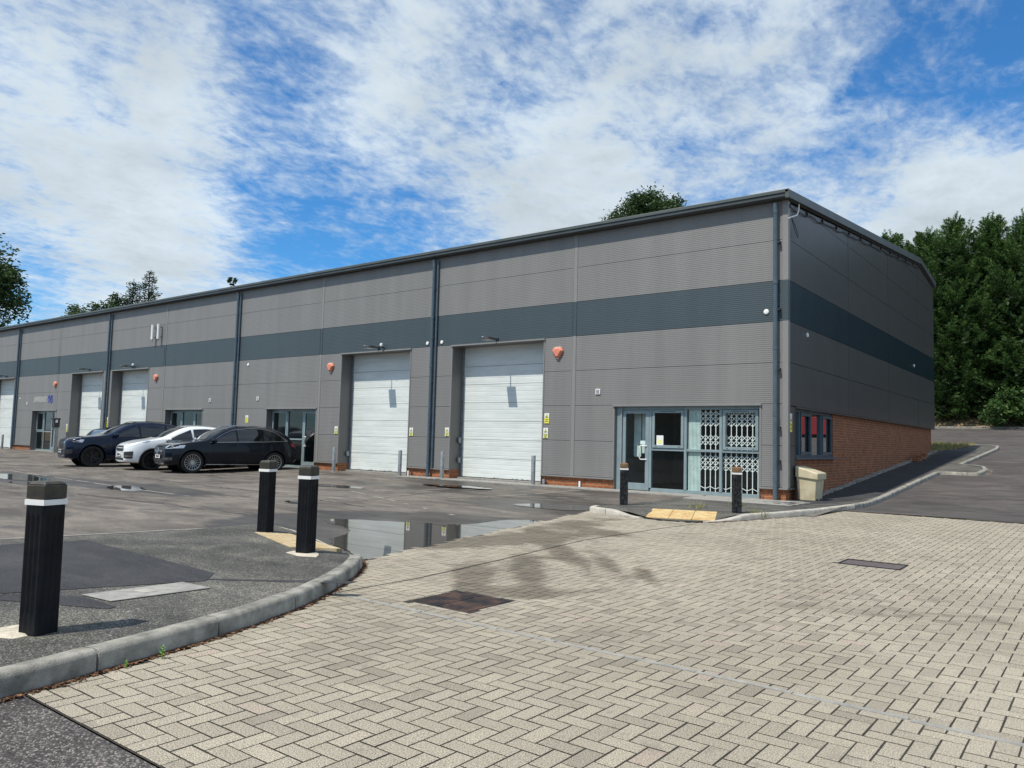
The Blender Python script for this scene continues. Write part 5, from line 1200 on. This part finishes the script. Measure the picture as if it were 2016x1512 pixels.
GLC = dict(L=4.66, W=1.89, H=1.64, xf=1.47, xr=-1.403, wr=.365, paint='paint_black', st=suvst(4.66),
    top=[(-2.33, .86), (-2.27, 1.0), (-2.15, 1.16), (-1.93, 1.40), (-1.6, 1.56), (-1.25, 1.615), (-.85, 1.64), (-.4, 1.65), (0, 1.635), (.35, 1.535), (.62, 1.385), (.85, 1.24), (1.05, 1.13), (1.3, 1.08), (1.6, 1.04), (1.81, 1.00), (2.03, .97), (2.2, .93), (2.29, .87), (2.33, .78)],
    belt=[(-2.33, .76), (-2.1, 1.0), (-1.9, 1.09), (-1, 1.075), (0, 1.05), (.9, 1.03), (1.6, .99), (2.1, .88), (2.33, .68)],
    hw=[(-2.33, .72), (-2.26, .83), (-2.13, .885), (-1.9, .92), (-1.2, .945), (0, .935), (1.3, .945), (1.81, .925), (2.03, .87), (2.2, .79), (2.29, .70), (2.33, .62)],
    bot=[(-2.33, .42), (-2.2, .32), (-1.9, .25), (0, .24), (1.8, .23), (2.1, .22), (2.33, .26)],
    ws=(1.10, 1.1, .66, .16, 1.55, .53), rw=(-1.62, .46, -2.12, .55),
    win=[([(.86, 1.06), (-.02, 1.085)], [(.80, 1.08), (.45, 1.31), (.02, 1.49)]), ([(-.08, 1.085), (-.93, 1.11)], [(-.04, 1.495), (-.5, 1.54), (-.90, 1.525)]), ([(-1.0, 1.11), (-1.86, 1.15)], [(-.96, 1.52), (-1.35, 1.46), (-1.82, 1.19)])],
    chrome=True, outline=([(.93, 1.04), (0, 1.07), (-1, 1.095), (-1.88, 1.135)], [(.93, 1.04), (.46, 1.33), (.1, 1.49), (-.5, 1.56), (-1.0, 1.54), (-1.42, 1.455), (-1.88, 1.14)]),
    quads=[('headlight', [(2.12, .60, .86), (1.72, .90, .94), (1.78, .92, .84), (2.2, .58, .77)], 'headlamp'), ('taillight', [(-2.02, .9, 1.06), (-2.28, .6, 1.02), (-2.3, .6, .93), (-2.08, .9, .93)], 'taillamp'), ('air_intake', [(2.28, .50, .52), (2.1, .82, .54), (2.1, .82, .42), (2.28, .50, .40)], 'ink'), ('intake_trim', [(2.28, .52, .475), (2.1, .8, .485), (2.1, .8, .47), (2.28, .52, .46)], 'chrome')],
    front=[('grille', [(.84, .40), (.78, .46), (.68, .48), (.60, .44)], 'ink'), ('grille_bar', [(.745, .42), (.72, .43), (.70, .42)], 'chrome'), ('lower_grille', [(.46, .42), (.36, .50)], 'ink'), ('bumper_trim', [(.325, .62), (.305, .60), (.285, .56)], 'chrome')],
    back=[('bumper', [(.5, .6), (.4, .58)], 'plastic_grey')], badge=.72, plate=('VE71 JZP', .535), sill=(.29, 'chrome'), spokes=16, sw=.016, rim='alloy', mirror=(.80, 1.0, 1.11),
    seams=[[(.93, 1.0), (.90, .5), (.98, .3)], [(-.06, 1.07), (-.08, .6), (-.04, .3)], [(-.96, 1.1), (-.92, .8), (-1.0, .72)]], handles=[(.10, .965), (-.82, .985)], rail=(.25, -1.5, .54, 'chrome'), lip=('paint_black', .012))
X5 = dict(L=4.92, W=2.0, H=1.75, xf=1.56, xr=-1.41, wr=.385, paint='paint_blueblack', st=suvst(4.92),
    top=[(-2.46, .85), (-2.39, 1.0), (-2.26, 1.12), (-2.04, 1.40), (-1.6, 1.62), (-1.25, 1.69), (-.85, 1.735), (-.4, 1.75), (0, 1.735), (.35, 1.64), (.62, 1.49), (.85, 1.345), (1.05, 1.23), (1.3, 1.17), (1.6, 1.14), (1.94, 1.10), (2.16, 1.07), (2.33, 1.03), (2.42, .96), (2.46, .86)],
    belt=[(-2.46, .8), (-2.1, 1.08), (-1, 1.13), (0, 1.12), (.9, 1.11), (1.6, 1.07), (2.1, .98), (2.46, .75)],
    hw=[(-2.46, .8), (-2.39, .88), (-2.26, .94), (-2.0, .98), (-1.2, 1.0), (0, .985), (1.3, 1.0), (1.94, .985), (2.16, .94), (2.33, .86), (2.42, .76), (2.46, .68)],
    bot=[(-2.46, .44), (-2.2, .32), (0, .27), (1.8, .25), (2.46, .30)],
    ws=(1.10, 1.2, .70, .18, 1.66, .57), rw=(-1.75, .52, -2.22, .6),
    win=[([(.86, 1.14), (-.06, 1.15)], [(.82, 1.16), (.45, 1.38), (.0, 1.58)]), ([(-.12, 1.15), (-1.02, 1.16)], [(-.08, 1.585), (-.5, 1.62), (-.98, 1.60)]), ([(-1.09, 1.16), (-1.9, 1.2)], [(-1.05, 1.595), (-1.4, 1.54), (-1.86, 1.26)])],
    quads=[('headlight', [(2.28, .50, .93), (1.86, .95, 1.0), (1.92, .96, .90), (2.34, .50, .84)], 'headlamp'), ('headlight_inner', [(2.30, .56, .895), (2.0, .88, .93), (2.0, .9, .895), (2.32, .56, .865)], 'ink'), ('air_intake', [(2.4, .52, .60), (2.2, .85, .64), (2.2, .86, .50), (2.4, .56, .44)], 'ink'), ('intake_trim', [(2.4, .36, .40), (2.28, .72, .44), (2.28, .74, .40), (2.4, .36, .37)], 'headlamp'), ('side_vent', [(1.1, 1.0, .86), (1.04, 1.0, .86), (1.04, 1.0, .7), (1.08, 1.0, .68)], 'ink')],
    front=[('grille', [(.94, (.03, .36)), (.86, (.03, .42)), (.72, (.03, .40)), (.66, (.03, .34))], 'ink'), ('lower_grille', [(.50, .40), (.40, .44)], 'ink'), ('bumper_trim', [(.36, .55), (.31, .52)], 'plastic_grey')],
    plate=('VP11 OWC', .56), spokes=5, sw=.045, twin=True, rim='alloy_black', mirror=(.80, 1.07, 1.2), sill=(.31, 'plastic_grey'),
    seams=[[(.95, 1.08), (.93, .5), (1.0, .33)], [(-.09, 1.13), (-.1, .6), (-.06, .33)], [(-1.05, 1.15), (-1.0, .85), (-1.06, .78)]], handles=[(.08, 1.03), (-.9, 1.05)], rail=(.2, -1.6, .58, 'black_plastic'), lip=('paint_blueblack', .014))
KIA = dict(L=4.48, W=1.855, H=1.635, xf=1.36, xr=-1.31, wr=.35, paint='paint_white', st=suvst(4.48),
    top=[(-2.24, .85), (-2.17, 1.0), (-2.04, 1.12), (-1.82, 1.34), (-1.6, 1.47), (-1.25, 1.56), (-.85, 1.61), (-.4, 1.635), (0, 1.625), (.35, 1.54), (.62, 1.40), (.85, 1.27), (1.05, 1.165), (1.3, 1.105), (1.6, 1.06), (1.72, 1.03), (1.94, .975), (2.11, .92), (2.2, .85), (2.24, .76)],
    belt=[(-2.24, .8), (-1.9, 1.06), (-1, 1.08), (0, 1.05), (.9, 1.03), (1.6, 1.0), (1.9, .90), (2.24, .68)],
    hw=[(-2.24, .72), (-2.17, .82), (-2.04, .87), (-1.8, .90), (-1.2, .925), (0, .915), (1.3, .928), (1.72, .915), (1.94, .87), (2.11, .79), (2.2, .70), (2.24, .62)],
    bot=[(-2.24, .40), (-2.0, .30), (0, .24), (1.8, .22), (2.24, .27)],
    ws=(1.12, 1.15, .68, .22, 1.55, .55), rw=(-1.6, .47, -2.02, .55),
    win=[([(.88, 1.06), (-.02, 1.075)], [(.84, 1.08), (.5, 1.27), (.04, 1.47)]), ([(-.08, 1.075), (-.93, 1.1)], [(-.04, 1.48), (-.5, 1.51), (-.90, 1.49)]), ([(-1.0, 1.1), (-1.6, 1.16)], [(-.96, 1.48), (-1.3, 1.42), (-1.55, 1.30)])],
    chrome=True, outline=([(.93, 1.04), (0, 1.06), (-1, 1.085), (-1.66, 1.14)], [(.93, 1.04), (.93, 1.041)]),
    quads=[('headlight', [(2.02, .56, .93), (1.45, .91, 1.075), (1.55, .915, 1.0), (2.1, .56, .86)], 'headlamp'), ('fog_light', [(2.18, .56, .62), (1.98, .83, .66), (2.0, .82, .40), (2.18, .58, .42)], 'ink'), ('fog_trim', [(2.18, .60, .50), (2.02, .80, .51), (2.02, .80, .48), (2.18, .6, .47)], 'chrome')],
    front=[('grille', [(.845, .34), (.80, .47), (.72, .50), (.655, .40)], 'ink'), ('lower_grille', [(.42, .50), (.34, .58)], 'ink'), ('bumper_trim', [(.31, .66), (.25, .60)], 'plastic_grey'), ('bumper_trim', [(.262, .60), (.25, .56)], 'galv')],
    plate=('RJ20 FHM', .53), spokes=5, sw=.06, rim='alloy_black', mirror=(.86, .99, 1.10), sill=(.28, 'plastic_grey'),
    seams=[[(.93, 1.0), (.90, .5), (.98, .3)], [(-.06, 1.06), (-.08, .6), (-.04, .3)], [(-.96, 1.09), (-.92, .8), (-1.0, .72)]], handles=[(.10, .96), (-.82, .98)], rail=(.2, -1.45, .55, 'galv'), lip=('plastic_grey', .028))
MINI = dict(L=3.82, W=1.73, H=1.42, xf=1.25, xr=-1.25, wr=.31, paint='paint_green', st=[-1.91, -1.86, -1.75, -1.6, -1.4, -1.1, -.7, -.3, .05, .3, .5, .66, .85, 1.1, 1.35, 1.6, 1.76, 1.86, 1.91],
    top=[(-1.91, .8), (-1.86, .95), (-1.75, 1.18), (-1.6, 1.32), (-1.4, 1.375), (-1.1, 1.40), (-.7, 1.42), (-.3, 1.42), (.05, 1.40), (.3, 1.32), (.5, 1.15), (.66, 1.03), (.85, .98), (1.1, .95), (1.35, .91), (1.6, .84), (1.76, .76), (1.86, .66), (1.91, .55)],
    belt=[(-1.91, .78), (-1.6, .93), (0, .93), (.7, .92), (1.4, .85), (1.91, .52)], hw=[(-1.91, .7), (-1.7, .82), (-1.2, .865), (1.2, .865), (1.6, .82), (1.86, .68), (1.91, .6)], bot=[(-1.91, .35), (-1.5, .22), (1.5, .2), (1.91, .26)],
    ws=(.64, 1.05, .58, .24, 1.35, .50), rw=(-1.5, .45, -1.78, .5), win=[([(.50, .96), (-.35, .97)], [(.40, 1.1), (.22, 1.28), (-.33, 1.34)]), ([(-.42, .97), (-1.3, .99)], [(-.40, 1.34), (-.9, 1.34), (-1.22, 1.28)])],
    plate=('GX14 KLM', .42), spokes=6, sw=.04, rim='alloy', mirror=(.50, .93, .98), seams=[[(.55, .9), (.52, .35)], [(-.4, .95), (-.42, .35)]], handles=[(-.2, .85)], front=[('grille', [(.66, .3), (.56, .42)], 'ink')], quads=[('headlight', [(1.72, .5, .78), (1.55, .74, .8), (1.6, .75, .66), (1.76, .5, .64)], 'headlamp')])
HD = math.atan2(-.975, -.22)
def car_at(name, sp, wx, wy, wz, hd, label):
    """place the car so that its near front wheel touches the ground at (wx, wy)"""
    c, s_ = math.cos(hd), math.sin(hd); lx, ly = sp['xf'], sp['W'] / 2 - .1
    return make_car(name, sp, (wx - (lx * c - ly * s_), wy - (lx * s_ + ly * c), wz), hd, label)
car_at('estate_car', GLC, -18.65, -4.3, -.125, HD, 'nearest black car with chrome window trim and multi spoke alloy wheels')
car_at('white_car', KIA, -21.05, -4.45, -.128, HD, 'white car parked between two dark cars')
car_at('dark_suv', X5, -24.2, -5.1, -.128, HD, 'large blue black suv with black wheels, left of the white car')
mini = make_car('small_car', MINI, (-28.6, -2.5, -.08), math.atan2(-.62, .78), 'small dark green car mostly hidden behind the leftmost suv')
m_ = MB(); m_.tube([(.10, .0, 1.40), (.02, .0, 2.0)], .006, 6); m_.build('aerial', 'ink', mini)
m_ = MB(); m_.box(-.02, .16, -.07, .07, 1.40, 1.46); m_.build('aerial_base', 'ink', mini, bevel=.01)

# ------------------------------------------------------------------ vegetation
import array
def leafmesh(name, specs, mname):
    """specs: list of (centre, axis u, axis v, tint) -> one diamond leaf each"""
    v = []; f = []; t3 = []
    for c, a, b_, ti in specs:
        n = len(v); v += [c - a, c - b_ * .6 + a * .0, c + a, c + b_ * .6]; f.append((n, n + 1, n + 2, n + 3)); t3.append(ti)
    me = bpy.data.meshes.new(name); me.from_pydata([q[:] for q in v], [], f); at = me.attributes.new('tint', 'FLOAT', 'FACE'); at.data.foreach_set('value', t3); me.materials.append(MT[mname]); return me
def rdir(r_): 
    while 1:
        q = Vector((r_.uniform(-1, 1), r_.uniform(-1, 1), r_.uniform(-1, 1)))
        if .1 < q.length < 1: return q.normalized()
def limbs(r_, h, rad, n, mb_, spread, base=.15):
    mb_.tube([(0, 0, -.6), (.0, .0, h * .25), (.05 * h * r_.uniform(-1, 1), .05 * h * r_.uniform(-1, 1), h * .6), (0, 0, h * .93)], [rad, rad * .8, rad * .5, rad * .12], 9)
    for k in range(n):
        a = k * 2.4 + r_.random(); z = h * (base + .65 * k / n); L_ = spread * (1 - .5 * k / n) * r_.uniform(.7, 1.0)
        mb_.tube([(0, 0, z), (L_ * .5 * math.cos(a), L_ * .5 * math.sin(a), z + L_ * .3), (L_ * math.cos(a), L_ * math.sin(a), z + L_ * .62)], [rad * .38, rad * .22, rad * .06], 6)
def conifer(seed, h=15.0, wdt=2.9):
    r_ = random.Random(seed); sp_ = []; lob = [(r_.uniform(0, 6.28), r_.uniform(.2, 1), r_.uniform(.75, 1.2)) for _ in range(30)]
    for i in range(560):
        f_ = r_.random() ** .9; z = .2 + (h - .5) * f_; a = r_.uniform(0, 6.283)
        prof = wdt * (min(1, (f_ + .10) * 7) ** .5) * (max(.02, 1 - f_) / .42 if f_ > .58 else 1) ** .62
        prof *= .86 + .2 * math.sin(a * 3 + z * 1.1 + seed) * math.sin(z * 1.9 + a * 2 + seed * 2) + .12 * math.sin(a * 5 + z * 2.3)
        rad = prof * (1 - .42 * r_.random() ** 2.0)
        out = Vector((math.cos(a), math.sin(a), 0)); d = (out * 1.0 + Vector((0, 0, .35 + 1.0 * f_)) + rdir(r_) * .35).normalized()
        L_ = r_.uniform(.8, 1.5); tip = out * rad + Vector((0, 0, z)); ct = r_.gauss(.36, .15); wc = r_.uniform(.26, .44)
        for k in range(96):
            t4 = 1 - r_.random() ** 1.3; q = rdir(r_); q = (q - d * q.dot(d)); w_ = wc * (1.08 - t4) ** .7
            c = tip + d * L_ * (t4 - .75) + q * w_ * r_.random() ** .5 + Vector((0, 0, -.22 * (1 - t4) * 0 + .10 * t4 * t4))
            a_ = (d * .9 + q * .7 + rdir(r_) * .35).normalized() * r_.uniform(.07, .12); b_ = a_.cross(rdir(r_)).normalized() * r_.uniform(.025, .042)
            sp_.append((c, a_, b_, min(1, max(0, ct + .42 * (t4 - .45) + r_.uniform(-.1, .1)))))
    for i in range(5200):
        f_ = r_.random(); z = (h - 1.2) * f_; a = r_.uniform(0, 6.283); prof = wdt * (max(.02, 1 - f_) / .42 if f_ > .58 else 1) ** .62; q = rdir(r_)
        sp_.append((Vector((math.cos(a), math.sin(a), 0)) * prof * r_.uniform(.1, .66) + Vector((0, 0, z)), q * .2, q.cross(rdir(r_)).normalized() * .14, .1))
    # feathery leading shoots
    for s_i in range(12):
        a = r_.uniform(0, 6.28); q = r_.uniform(0, wdt * .5); top = Vector((q * math.cos(a), q * math.sin(a), h * (.97 - .22 * q / wdt))); hh = r_.uniform(.7, 1.7); lean = Vector((.35, -.1, 0))
        for k in range(70):
            t4 = k / 70; c = top + Vector((0, 0, (t4 - .5) * hh * 1.4)) + lean * t4 * t4 * hh * .6; w_ = .34 * (1 - t4) + .04; dd = rdir(r_); dd.z = abs(dd.z) * .6 + .3; dd.normalize()
            sp_.append((c + dd * w_ * r_.random(), dd * .13, dd.cross(rdir(r_)).normalized() * .035, min(1, max(0, r_.gauss(.6, .15)))))
    return leafmesh('crown', sp_, 'fol_conifer')
TL = ['conifer at the left end of the dark hedge, partly behind the gable', 'second conifer of the hedge from the gable', 'third conifer of the hedge from the gable', 'fourth conifer of the hedge from the gable', 'conifer near the right edge of the photo', 'conifer at the right edge of the photo', 'conifer beyond the right edge', 'conifer further beyond the right edge', 'last conifer of the hedge to the right']
cm = [conifer(11), conifer(23), conifer(37)]
tm = MB(); limbs(random.Random(5), 14, .24, 14, tm, 1.9); trunk_me = tm.build('trunk', 'trunk', smooth=True); trm = trunk_me.data; bpy.data.objects.remove(trunk_me)
rt = random.Random(99)
hx = [(-5.6, 38.6, 1.0), (-3.6, 39.3, .98), (-1.8, 38.2, 1.04), (.2, 39.2, 1.02), (2.2, 38.2, 1.0), (4.4, 38.9, 1.05), (7.0, 38.8, 1.05), (10.0, 39.3, 1.1), (13.4, 38.9, 1.05)]
for i, (x, y, sc_) in enumerate(hx):
    t_ = thing('conifer_tree', TL[i], 'tree', (x, y, hg(x, y) - .05), rt.uniform(0, 6.28), 'tall conifers behind the side road'); t_.scale = (1.12, 1.12, .84 * sc_)
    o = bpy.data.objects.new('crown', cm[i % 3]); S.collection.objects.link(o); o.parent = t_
    o = bpy.data.objects.new('trunk', trm); S.collection.objects.link(o); o.parent = t_
# dark understorey row behind so that the hedge is closed
for i in range(10):
    x = -8 + i * 2.6; t_ = thing('conifer_tree', 'conifer in the second row, %s' % (['at the far left behind the building', 'just right of the gable end', 'behind the second front conifer', 'behind the third front conifer', 'behind the fourth front conifer', 'behind the fifth front conifer', 'behind the sixth front conifer', 'third from its right end', 'second from its right end', 'at its right end'][i]), 'tree', (x, 41.8, hg(x, 41.8)), rt.uniform(0, 6.28), 'second row of conifers'); t_.scale = (1.25, 1.25, .76)
    o = bpy.data.objects.new('crown', cm[(i + 1) % 3]); S.collection.objects.link(o); o.parent = t_
    o = bpy.data.objects.new('trunk', trm); S.collection.objects.link(o); o.parent = t_
def broad(name, label, loc, h, wdt, seed, mname, nb=60, leaves=150, ls=.16, ecc=(1, 1, .8), zc=.62, group=None, trunk_r=.3):
    r_ = random.Random(seed); t_ = thing(name, label, 'tree', loc, r_.uniform(0, 6.28), group); sp_ = []
    for i in range(nb):
        d = rdir(r_); rr_ = r_.random() ** .35; c = Vector((d.x * wdt * ecc[0] * rr_, d.y * wdt * ecc[1] * rr_, h * zc + d.z * h * (1 - zc) * .93 * rr_)); br_ = wdt * r_.uniform(.14, .27) * (1.5 if nb < 40 else 1); ct = r_.gauss(.42, .15)
        for k in range(leaves):
            q = rdir(r_); q2 = c + Vector((q.x, q.y, q.z * .85)) * br_ * (r_.random() ** .4) * r_.choice((1, 1, 1, 1.35)); a_ = rdir(r_); a_.z *= .5; a_ = a_.normalized() * ls * r_.uniform(.6, 1.15); b_ = a_.cross(rdir(r_)).normalized() * ls * .6
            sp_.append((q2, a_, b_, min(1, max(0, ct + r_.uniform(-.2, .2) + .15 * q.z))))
    me = leafmesh('crown', sp_, mname); o = bpy.data.objects.new('crown', me); S.collection.objects.link(o); o.parent = t_
    m_ = MB(); limbs(r_, h * .9, trunk_r, 14, m_, wdt * .75, .3); m_.build('trunk', 'trunk', t_, smooth=True); return t_
broad('broadleaf_tree', 'loose crowned tree at the left edge above the roof', (-70.6, 2.3, 0), 19.3, 5.8, 4, 'fol_broad', 260, 210, .22, zc=.6)
broad('oak_tree', 'round dark tree crown behind the roof near the middle', (-22.0, 34.7, 1.2), 20.0, 3.7, 8, 'fol_oak', 190, 190, .15, ecc=(1.0, 1.0, .8), zc=.77)
broad('broadleaf_tree', 'pale green tree left of the pine behind the roof', (-72.5, 15.5, 0), 13.9, 3.2, 14, 'fol_broad', 110, 110, .17, zc=.66)
broad('broadleaf_tree', 'bushy tree directly left of the pine behind the roof', (-71.0, 17.3, 0), 15.2, 2.7, 15, 'fol_oak', 100, 110, .17, zc=.68)
broad('broadleaf_tree', 'small far treetop peeping over the roof above the third downpipe', (-70.1, 29.2, 0), 18.7, .55, 17, 'fol_oak', 22, 60, .14, zc=.93, trunk_r=.1)
broad('broadleaf_tree', 'low twiggy treetop just above the roof edge left of the round tree', (-25.9, 32.9, 1.2), 17.3, 1.3, 18, 'fol_oak', 14, 90, .13, zc=.85, trunk_r=.12)
def pine(label, loc, h, seed):
    r_ = random.Random(seed); t_ = thing('pine_tree', label, 'tree', loc); sp_ = []; m_ = MB(); m_.tube([(0, 0, 0), (0, 0, h)], [.3, .03], 8)
    z = h * .45
    while z < h - .2:
        f_ = (z - h * .45) / (h * .55); L_ = 2.7 * (1 - f_) ** .8 + .25
        for k in range(7):
            a = r_.uniform(0, 6.28); Lk_ = L_ * r_.uniform(.6, 1.05); d = Vector((math.cos(a), math.sin(a), .22)); m_.tube([(0, 0, z), tuple(Vector((0, 0, z)) + d * Lk_)], [.05, .012], 5)
            for j in range(int(26 * Lk_)):
                u = r_.uniform(.25, 1.05); c = Vector((0, 0, z)) + d * Lk_ * u + rdir(r_) * .22; a_ = (d + rdir(r_) * .9 + Vector((0, 0, .4))).normalized() * r_.uniform(.1, .2); sp_.append((c, a_, a_.cross(rdir(r_)).normalized() * .06, min(1, max(0, r_.gauss(.45, .2)))))
        z += .42
    o = bpy.data.objects.new('crown', leafmesh('crown', sp_, 'fol_pine')); S.collection.objects.link(o); o.parent = t_; m_.build('trunk', 'trunk', t_); return t_
pine('dark pine with a pointed top behind the roof at left', (-69.6, 19.6, 0), 17.2, 3); pine('second pointed pine top just left of the tallest pine', (-70.7, 18.6, 0), 16.4, 6)
# low shrub under the conifers, verge grass, litter
broad('shrub', 'low green shrub under the conifers by the road edge', (1.2, 36.3, 2.75), 2.6, 1.5, 31, 'fol_conifer', 30, 110, .13, zc=.5, trunk_r=.04)
broad('shrub', 'low green shrub at the right edge under the conifers', (4.5, 36.4, 2.75), 2.2, 1.4, 32, 'fol_conifer', 26, 110, .13, zc=.5, trunk_r=.04)
def scatter(name, n, poly, zf, mk, m_, label, cat, seed):
    r_ = random.Random(seed); mb_ = MB(); xs_ = [p_[0] for p_ in poly]; ys_ = [p_[1] for p_ in poly]; k = 0
    while k < n:
        x, y = r_.uniform(min(xs_), max(xs_)), r_.uniform(min(ys_), max(ys_))
        if inside(poly, x, y): mk(mb_, x, y, zf(x, y), r_); k += 1
    o = mb_.build(name, m_, fix=False); return tag(o, label, cat, kind='stuff')
def blade(mb_, x, y, z, r_):
    a = r_.uniform(0, 6.28); h = r_.uniform(.06, .22); w_ = .012; l = r_.uniform(0, .1); mb_.poly([(x - w_ * math.cos(a), y - w_ * math.sin(a), z - .01), (x + w_ * math.cos(a), y + w_ * math.sin(a), z - .01), (x + l * math.sin(a), y + l * math.cos(a), z + h)])
def stone(mb_, x, y, z, r_):
    s_ = r_.uniform(.01, .035); mb_.frus(z - .01, z + s_ * .8, (x - s_, x + s_ * .9, y - s_ * .8, y + s_), (x - s_ * .5, x + s_ * .4, y - s_ * .5, y + s_ * .5))
def flake(mb_, x, y, z, r_):
    a = r_.uniform(0, 6.28); s_ = r_.uniform(.008, .026); t4 = r_.uniform(0, .012); mb_.poly([(x + s_ * math.cos(a), y + s_ * math.sin(a), z + t4), (x + s_ * .5 * math.cos(a + 1.6), y + s_ * .5 * math.sin(a + 1.6), z + .006), (x - s_ * math.cos(a), y - s_ * math.sin(a), z + .003), (x + s_ * .5 * math.cos(a - 1.6), y + s_ * .5 * math.sin(a - 1.6), z + .01)])
VG = [(.02, 19.4), (.42, 20.1), (.78, 22.2), (.95, 24.1), (-4.5, 24.1), (-4.5, 19.5)]
sv = MB(); rows(VG, frange(19.4, 24.1, .4), lambda x, y: ramp(y) + .02, sv); tag(sv.build('verge', 'soil'), kind='structure')
scatter('verge_grass', 5200, VG, lambda x, y: ramp(y) + .02, blade, 'drygrass', 'sparse dry grass on the verge behind the gable', 'grass', 5)
scatter('gravel_strip', 1500, [(-.08, 1.2), (.13, 1.2), (.16, 15), (.1, 19.3), (-.08, 19.3)], lambda x, y: ramp(y) + .005, stone, 'stone', 'gravel margin along the foot of the gable wall', 'gravel', 6)
def along(path, off, wd, n, seed, zf, mk, m_, name, label, cat):
    r_ = random.Random(seed); mb_ = MB(); path = [Vector(q) for q in path]
    for k in range(n):
        i = r_.randrange(len(path) - 1); u = r_.random(); q = path[i].lerp(path[i + 1], u); d = (path[i + 1] - path[i]).normalized(); n_ = Vector((-d.y, d.x)); q = q - n_ * (off + abs(r_.gauss(0, wd))); mk(mb_, q.x, q.y, zf(q.x, q.y), r_)
    o = mb_.build(name, m_, fix=False); return tag(o, label, cat, kind='stuff')
along(LK_OUT[3:14], .003, .02, 1500, 1, lambda x, y: -.099, flake, 'debris', 'leaf_litter', 'brown debris lying along the left kerb', 'leaf litter')
along(RK2[:7], .005, .03, 500, 2, lambda x, y: -.098, flake, 'debris', 'leaf_litter', 'brown debris along the kerb near the corner', 'leaf litter')
along(RK2[12:18], .01, .09, 500, 3, zside, flake, 'paleleaf', 'leaf_litter', 'pale dry leaves along the upper kerb of the side road', 'leaf litter')
scatter('leaf_litter', 1500, [(-3, 35.2), (8, 35.2), (8, 36.2), (-3, 36.2)], lambda x, y: zside(x, min(y, 36)) + .01, lambda m4, x, y, z, r_: [flake(m4, x + r_.uniform(-.1, .1), y, z + .02, r_) for _ in range(3)], 'paleleaf', 'pale leaf litter along the far road edge', 'leaf litter', 8)
scatter('loose_chippings', 900, [(2.0, -16.98), (3.6, -16.98), (4.2, -17.6), (2.3, -17.6)], lambda x, y: -.102, lambda m4, x, y, z, r_: m4.frus(z - .004, z + .003, (x - .004, x + .005, y - .004, y + .005), (x - .002, x + .003, y - .003, y + .002)), 'stone', 'loose pale chippings on the coarse tarmac at the bottom left', 'chippings', 9)
sb = MB(); rr0 = random.Random(12)
for k in range(9):
    x, y = rr0.uniform(.2, .36), 13.6 + k * .28; sb.box(x - .1, x + .1, y - .09, y + .1, ramp(y), ramp(y) + rr0.uniform(.08, .2))
o = sb.build('offcut_pile', 'brick_y', bevel=.01); tag(o, 'low row of dark brick offcuts at the far foot of the gable wall', 'bricks')
# far kerb
fk = MB(); fk.box(-12, 20, 36.0, 36.12, 2.6, 2.86); tag(fk.build('kerb', 'kerb'), kind='structure')
# two weeds at the kerb
def weed(loc, h, seed, label):
    r_ = random.Random(seed); t_ = thing('weed', label, 'weed', loc, group='weeds at the kerb'); m_ = MB(); m_.tube([(0, 0, -.01), (.01, 0, h * .8)], [.004, .002], 6); m_.build('stem', 'weed', t_)
    m_ = MB()
    for k in range(16):
        z = h * (.1 + .75 * k / 16); a = k * 2.4; l = h * .42 * (1 - .35 * k / 16); d = Vector((math.cos(a), math.sin(a), .55 + .05 * k)).normalized(); sd = Vector((-math.sin(a), math.cos(a), 0)) * l * .17; b0 = Vector((0, 0, z)); m_.poly([b0, b0 + d * l * .5 + sd, b0 + d * l + Vector((0, 0, -.15 * l)), b0 + d * l * .5 - sd])
    m_.build('leaves', 'weed', t_, fix=False); return t_
weed((1.625, -16.17, -.10), .085, 1, 'taller of the two green weeds at the foot of the left kerb'); weed((1.66, -16.40, -.10), .05, 2, 'smaller of the two green weeds at the foot of the left kerb')
# small dry weeds at the right pavement
for i, (x, y) in enumerate(((-.55, -3.9), (.75, -4.1), (-.2, -2.6))):
    r_ = random.Random(i); m_ = MB()
    for k in range(34): blade(m_, x + r_.gauss(0, .09), y + r_.gauss(0, .07), -.055 + rz(x, y) * 0 + .0, r_)
    o = m_.build('dry_weed', 'drygrass', fix=False); tag(o, ['dry weed tuft beside the yellow slabs', 'dry weed tuft at the foot of the right worn bollard', 'dry weed tuft on the pavement before the lattice grille'][i], 'weed', 'dry weed tufts')
# ------------------------------------------------------------------ what the windows and puddles mirror, just outside the frame
t_ = thing('reflected_block', 'plain red block added outside the frame for the gable window to mirror', 'reflected block', (5.6, 27.5, 1.93))  # added red block, standing in for vehicles reflected in the gable window
MB().frus(.14, 1.15, (0.3, 6.7, .25, 1.9), (0, 7, 0, 2.2)).build('box', 'red_paint', t_, bevel=.02); MB().box(.4, 6.6, .4, 1.8, .0, .138).build('block_base', 'ink', t_)
t_ = thing('opposite_warehouse', 'grey warehouse across the yard behind the camera', 'building', (-20, -52, 0))
MB().box(-40, 40, -14, 0, -.2, 7.5).build('wall', 'cladding', t_); MB().box(-40.2, 40.2, -14.2, .2, 7.51, 7.9).build('roof', 'fascia', t_)
for x in (-28, -14, 2, 16, 30): MB().box(x, x + 3.6, .001, .05, 0, 4.3).build('roller_door', 'roller', t_)
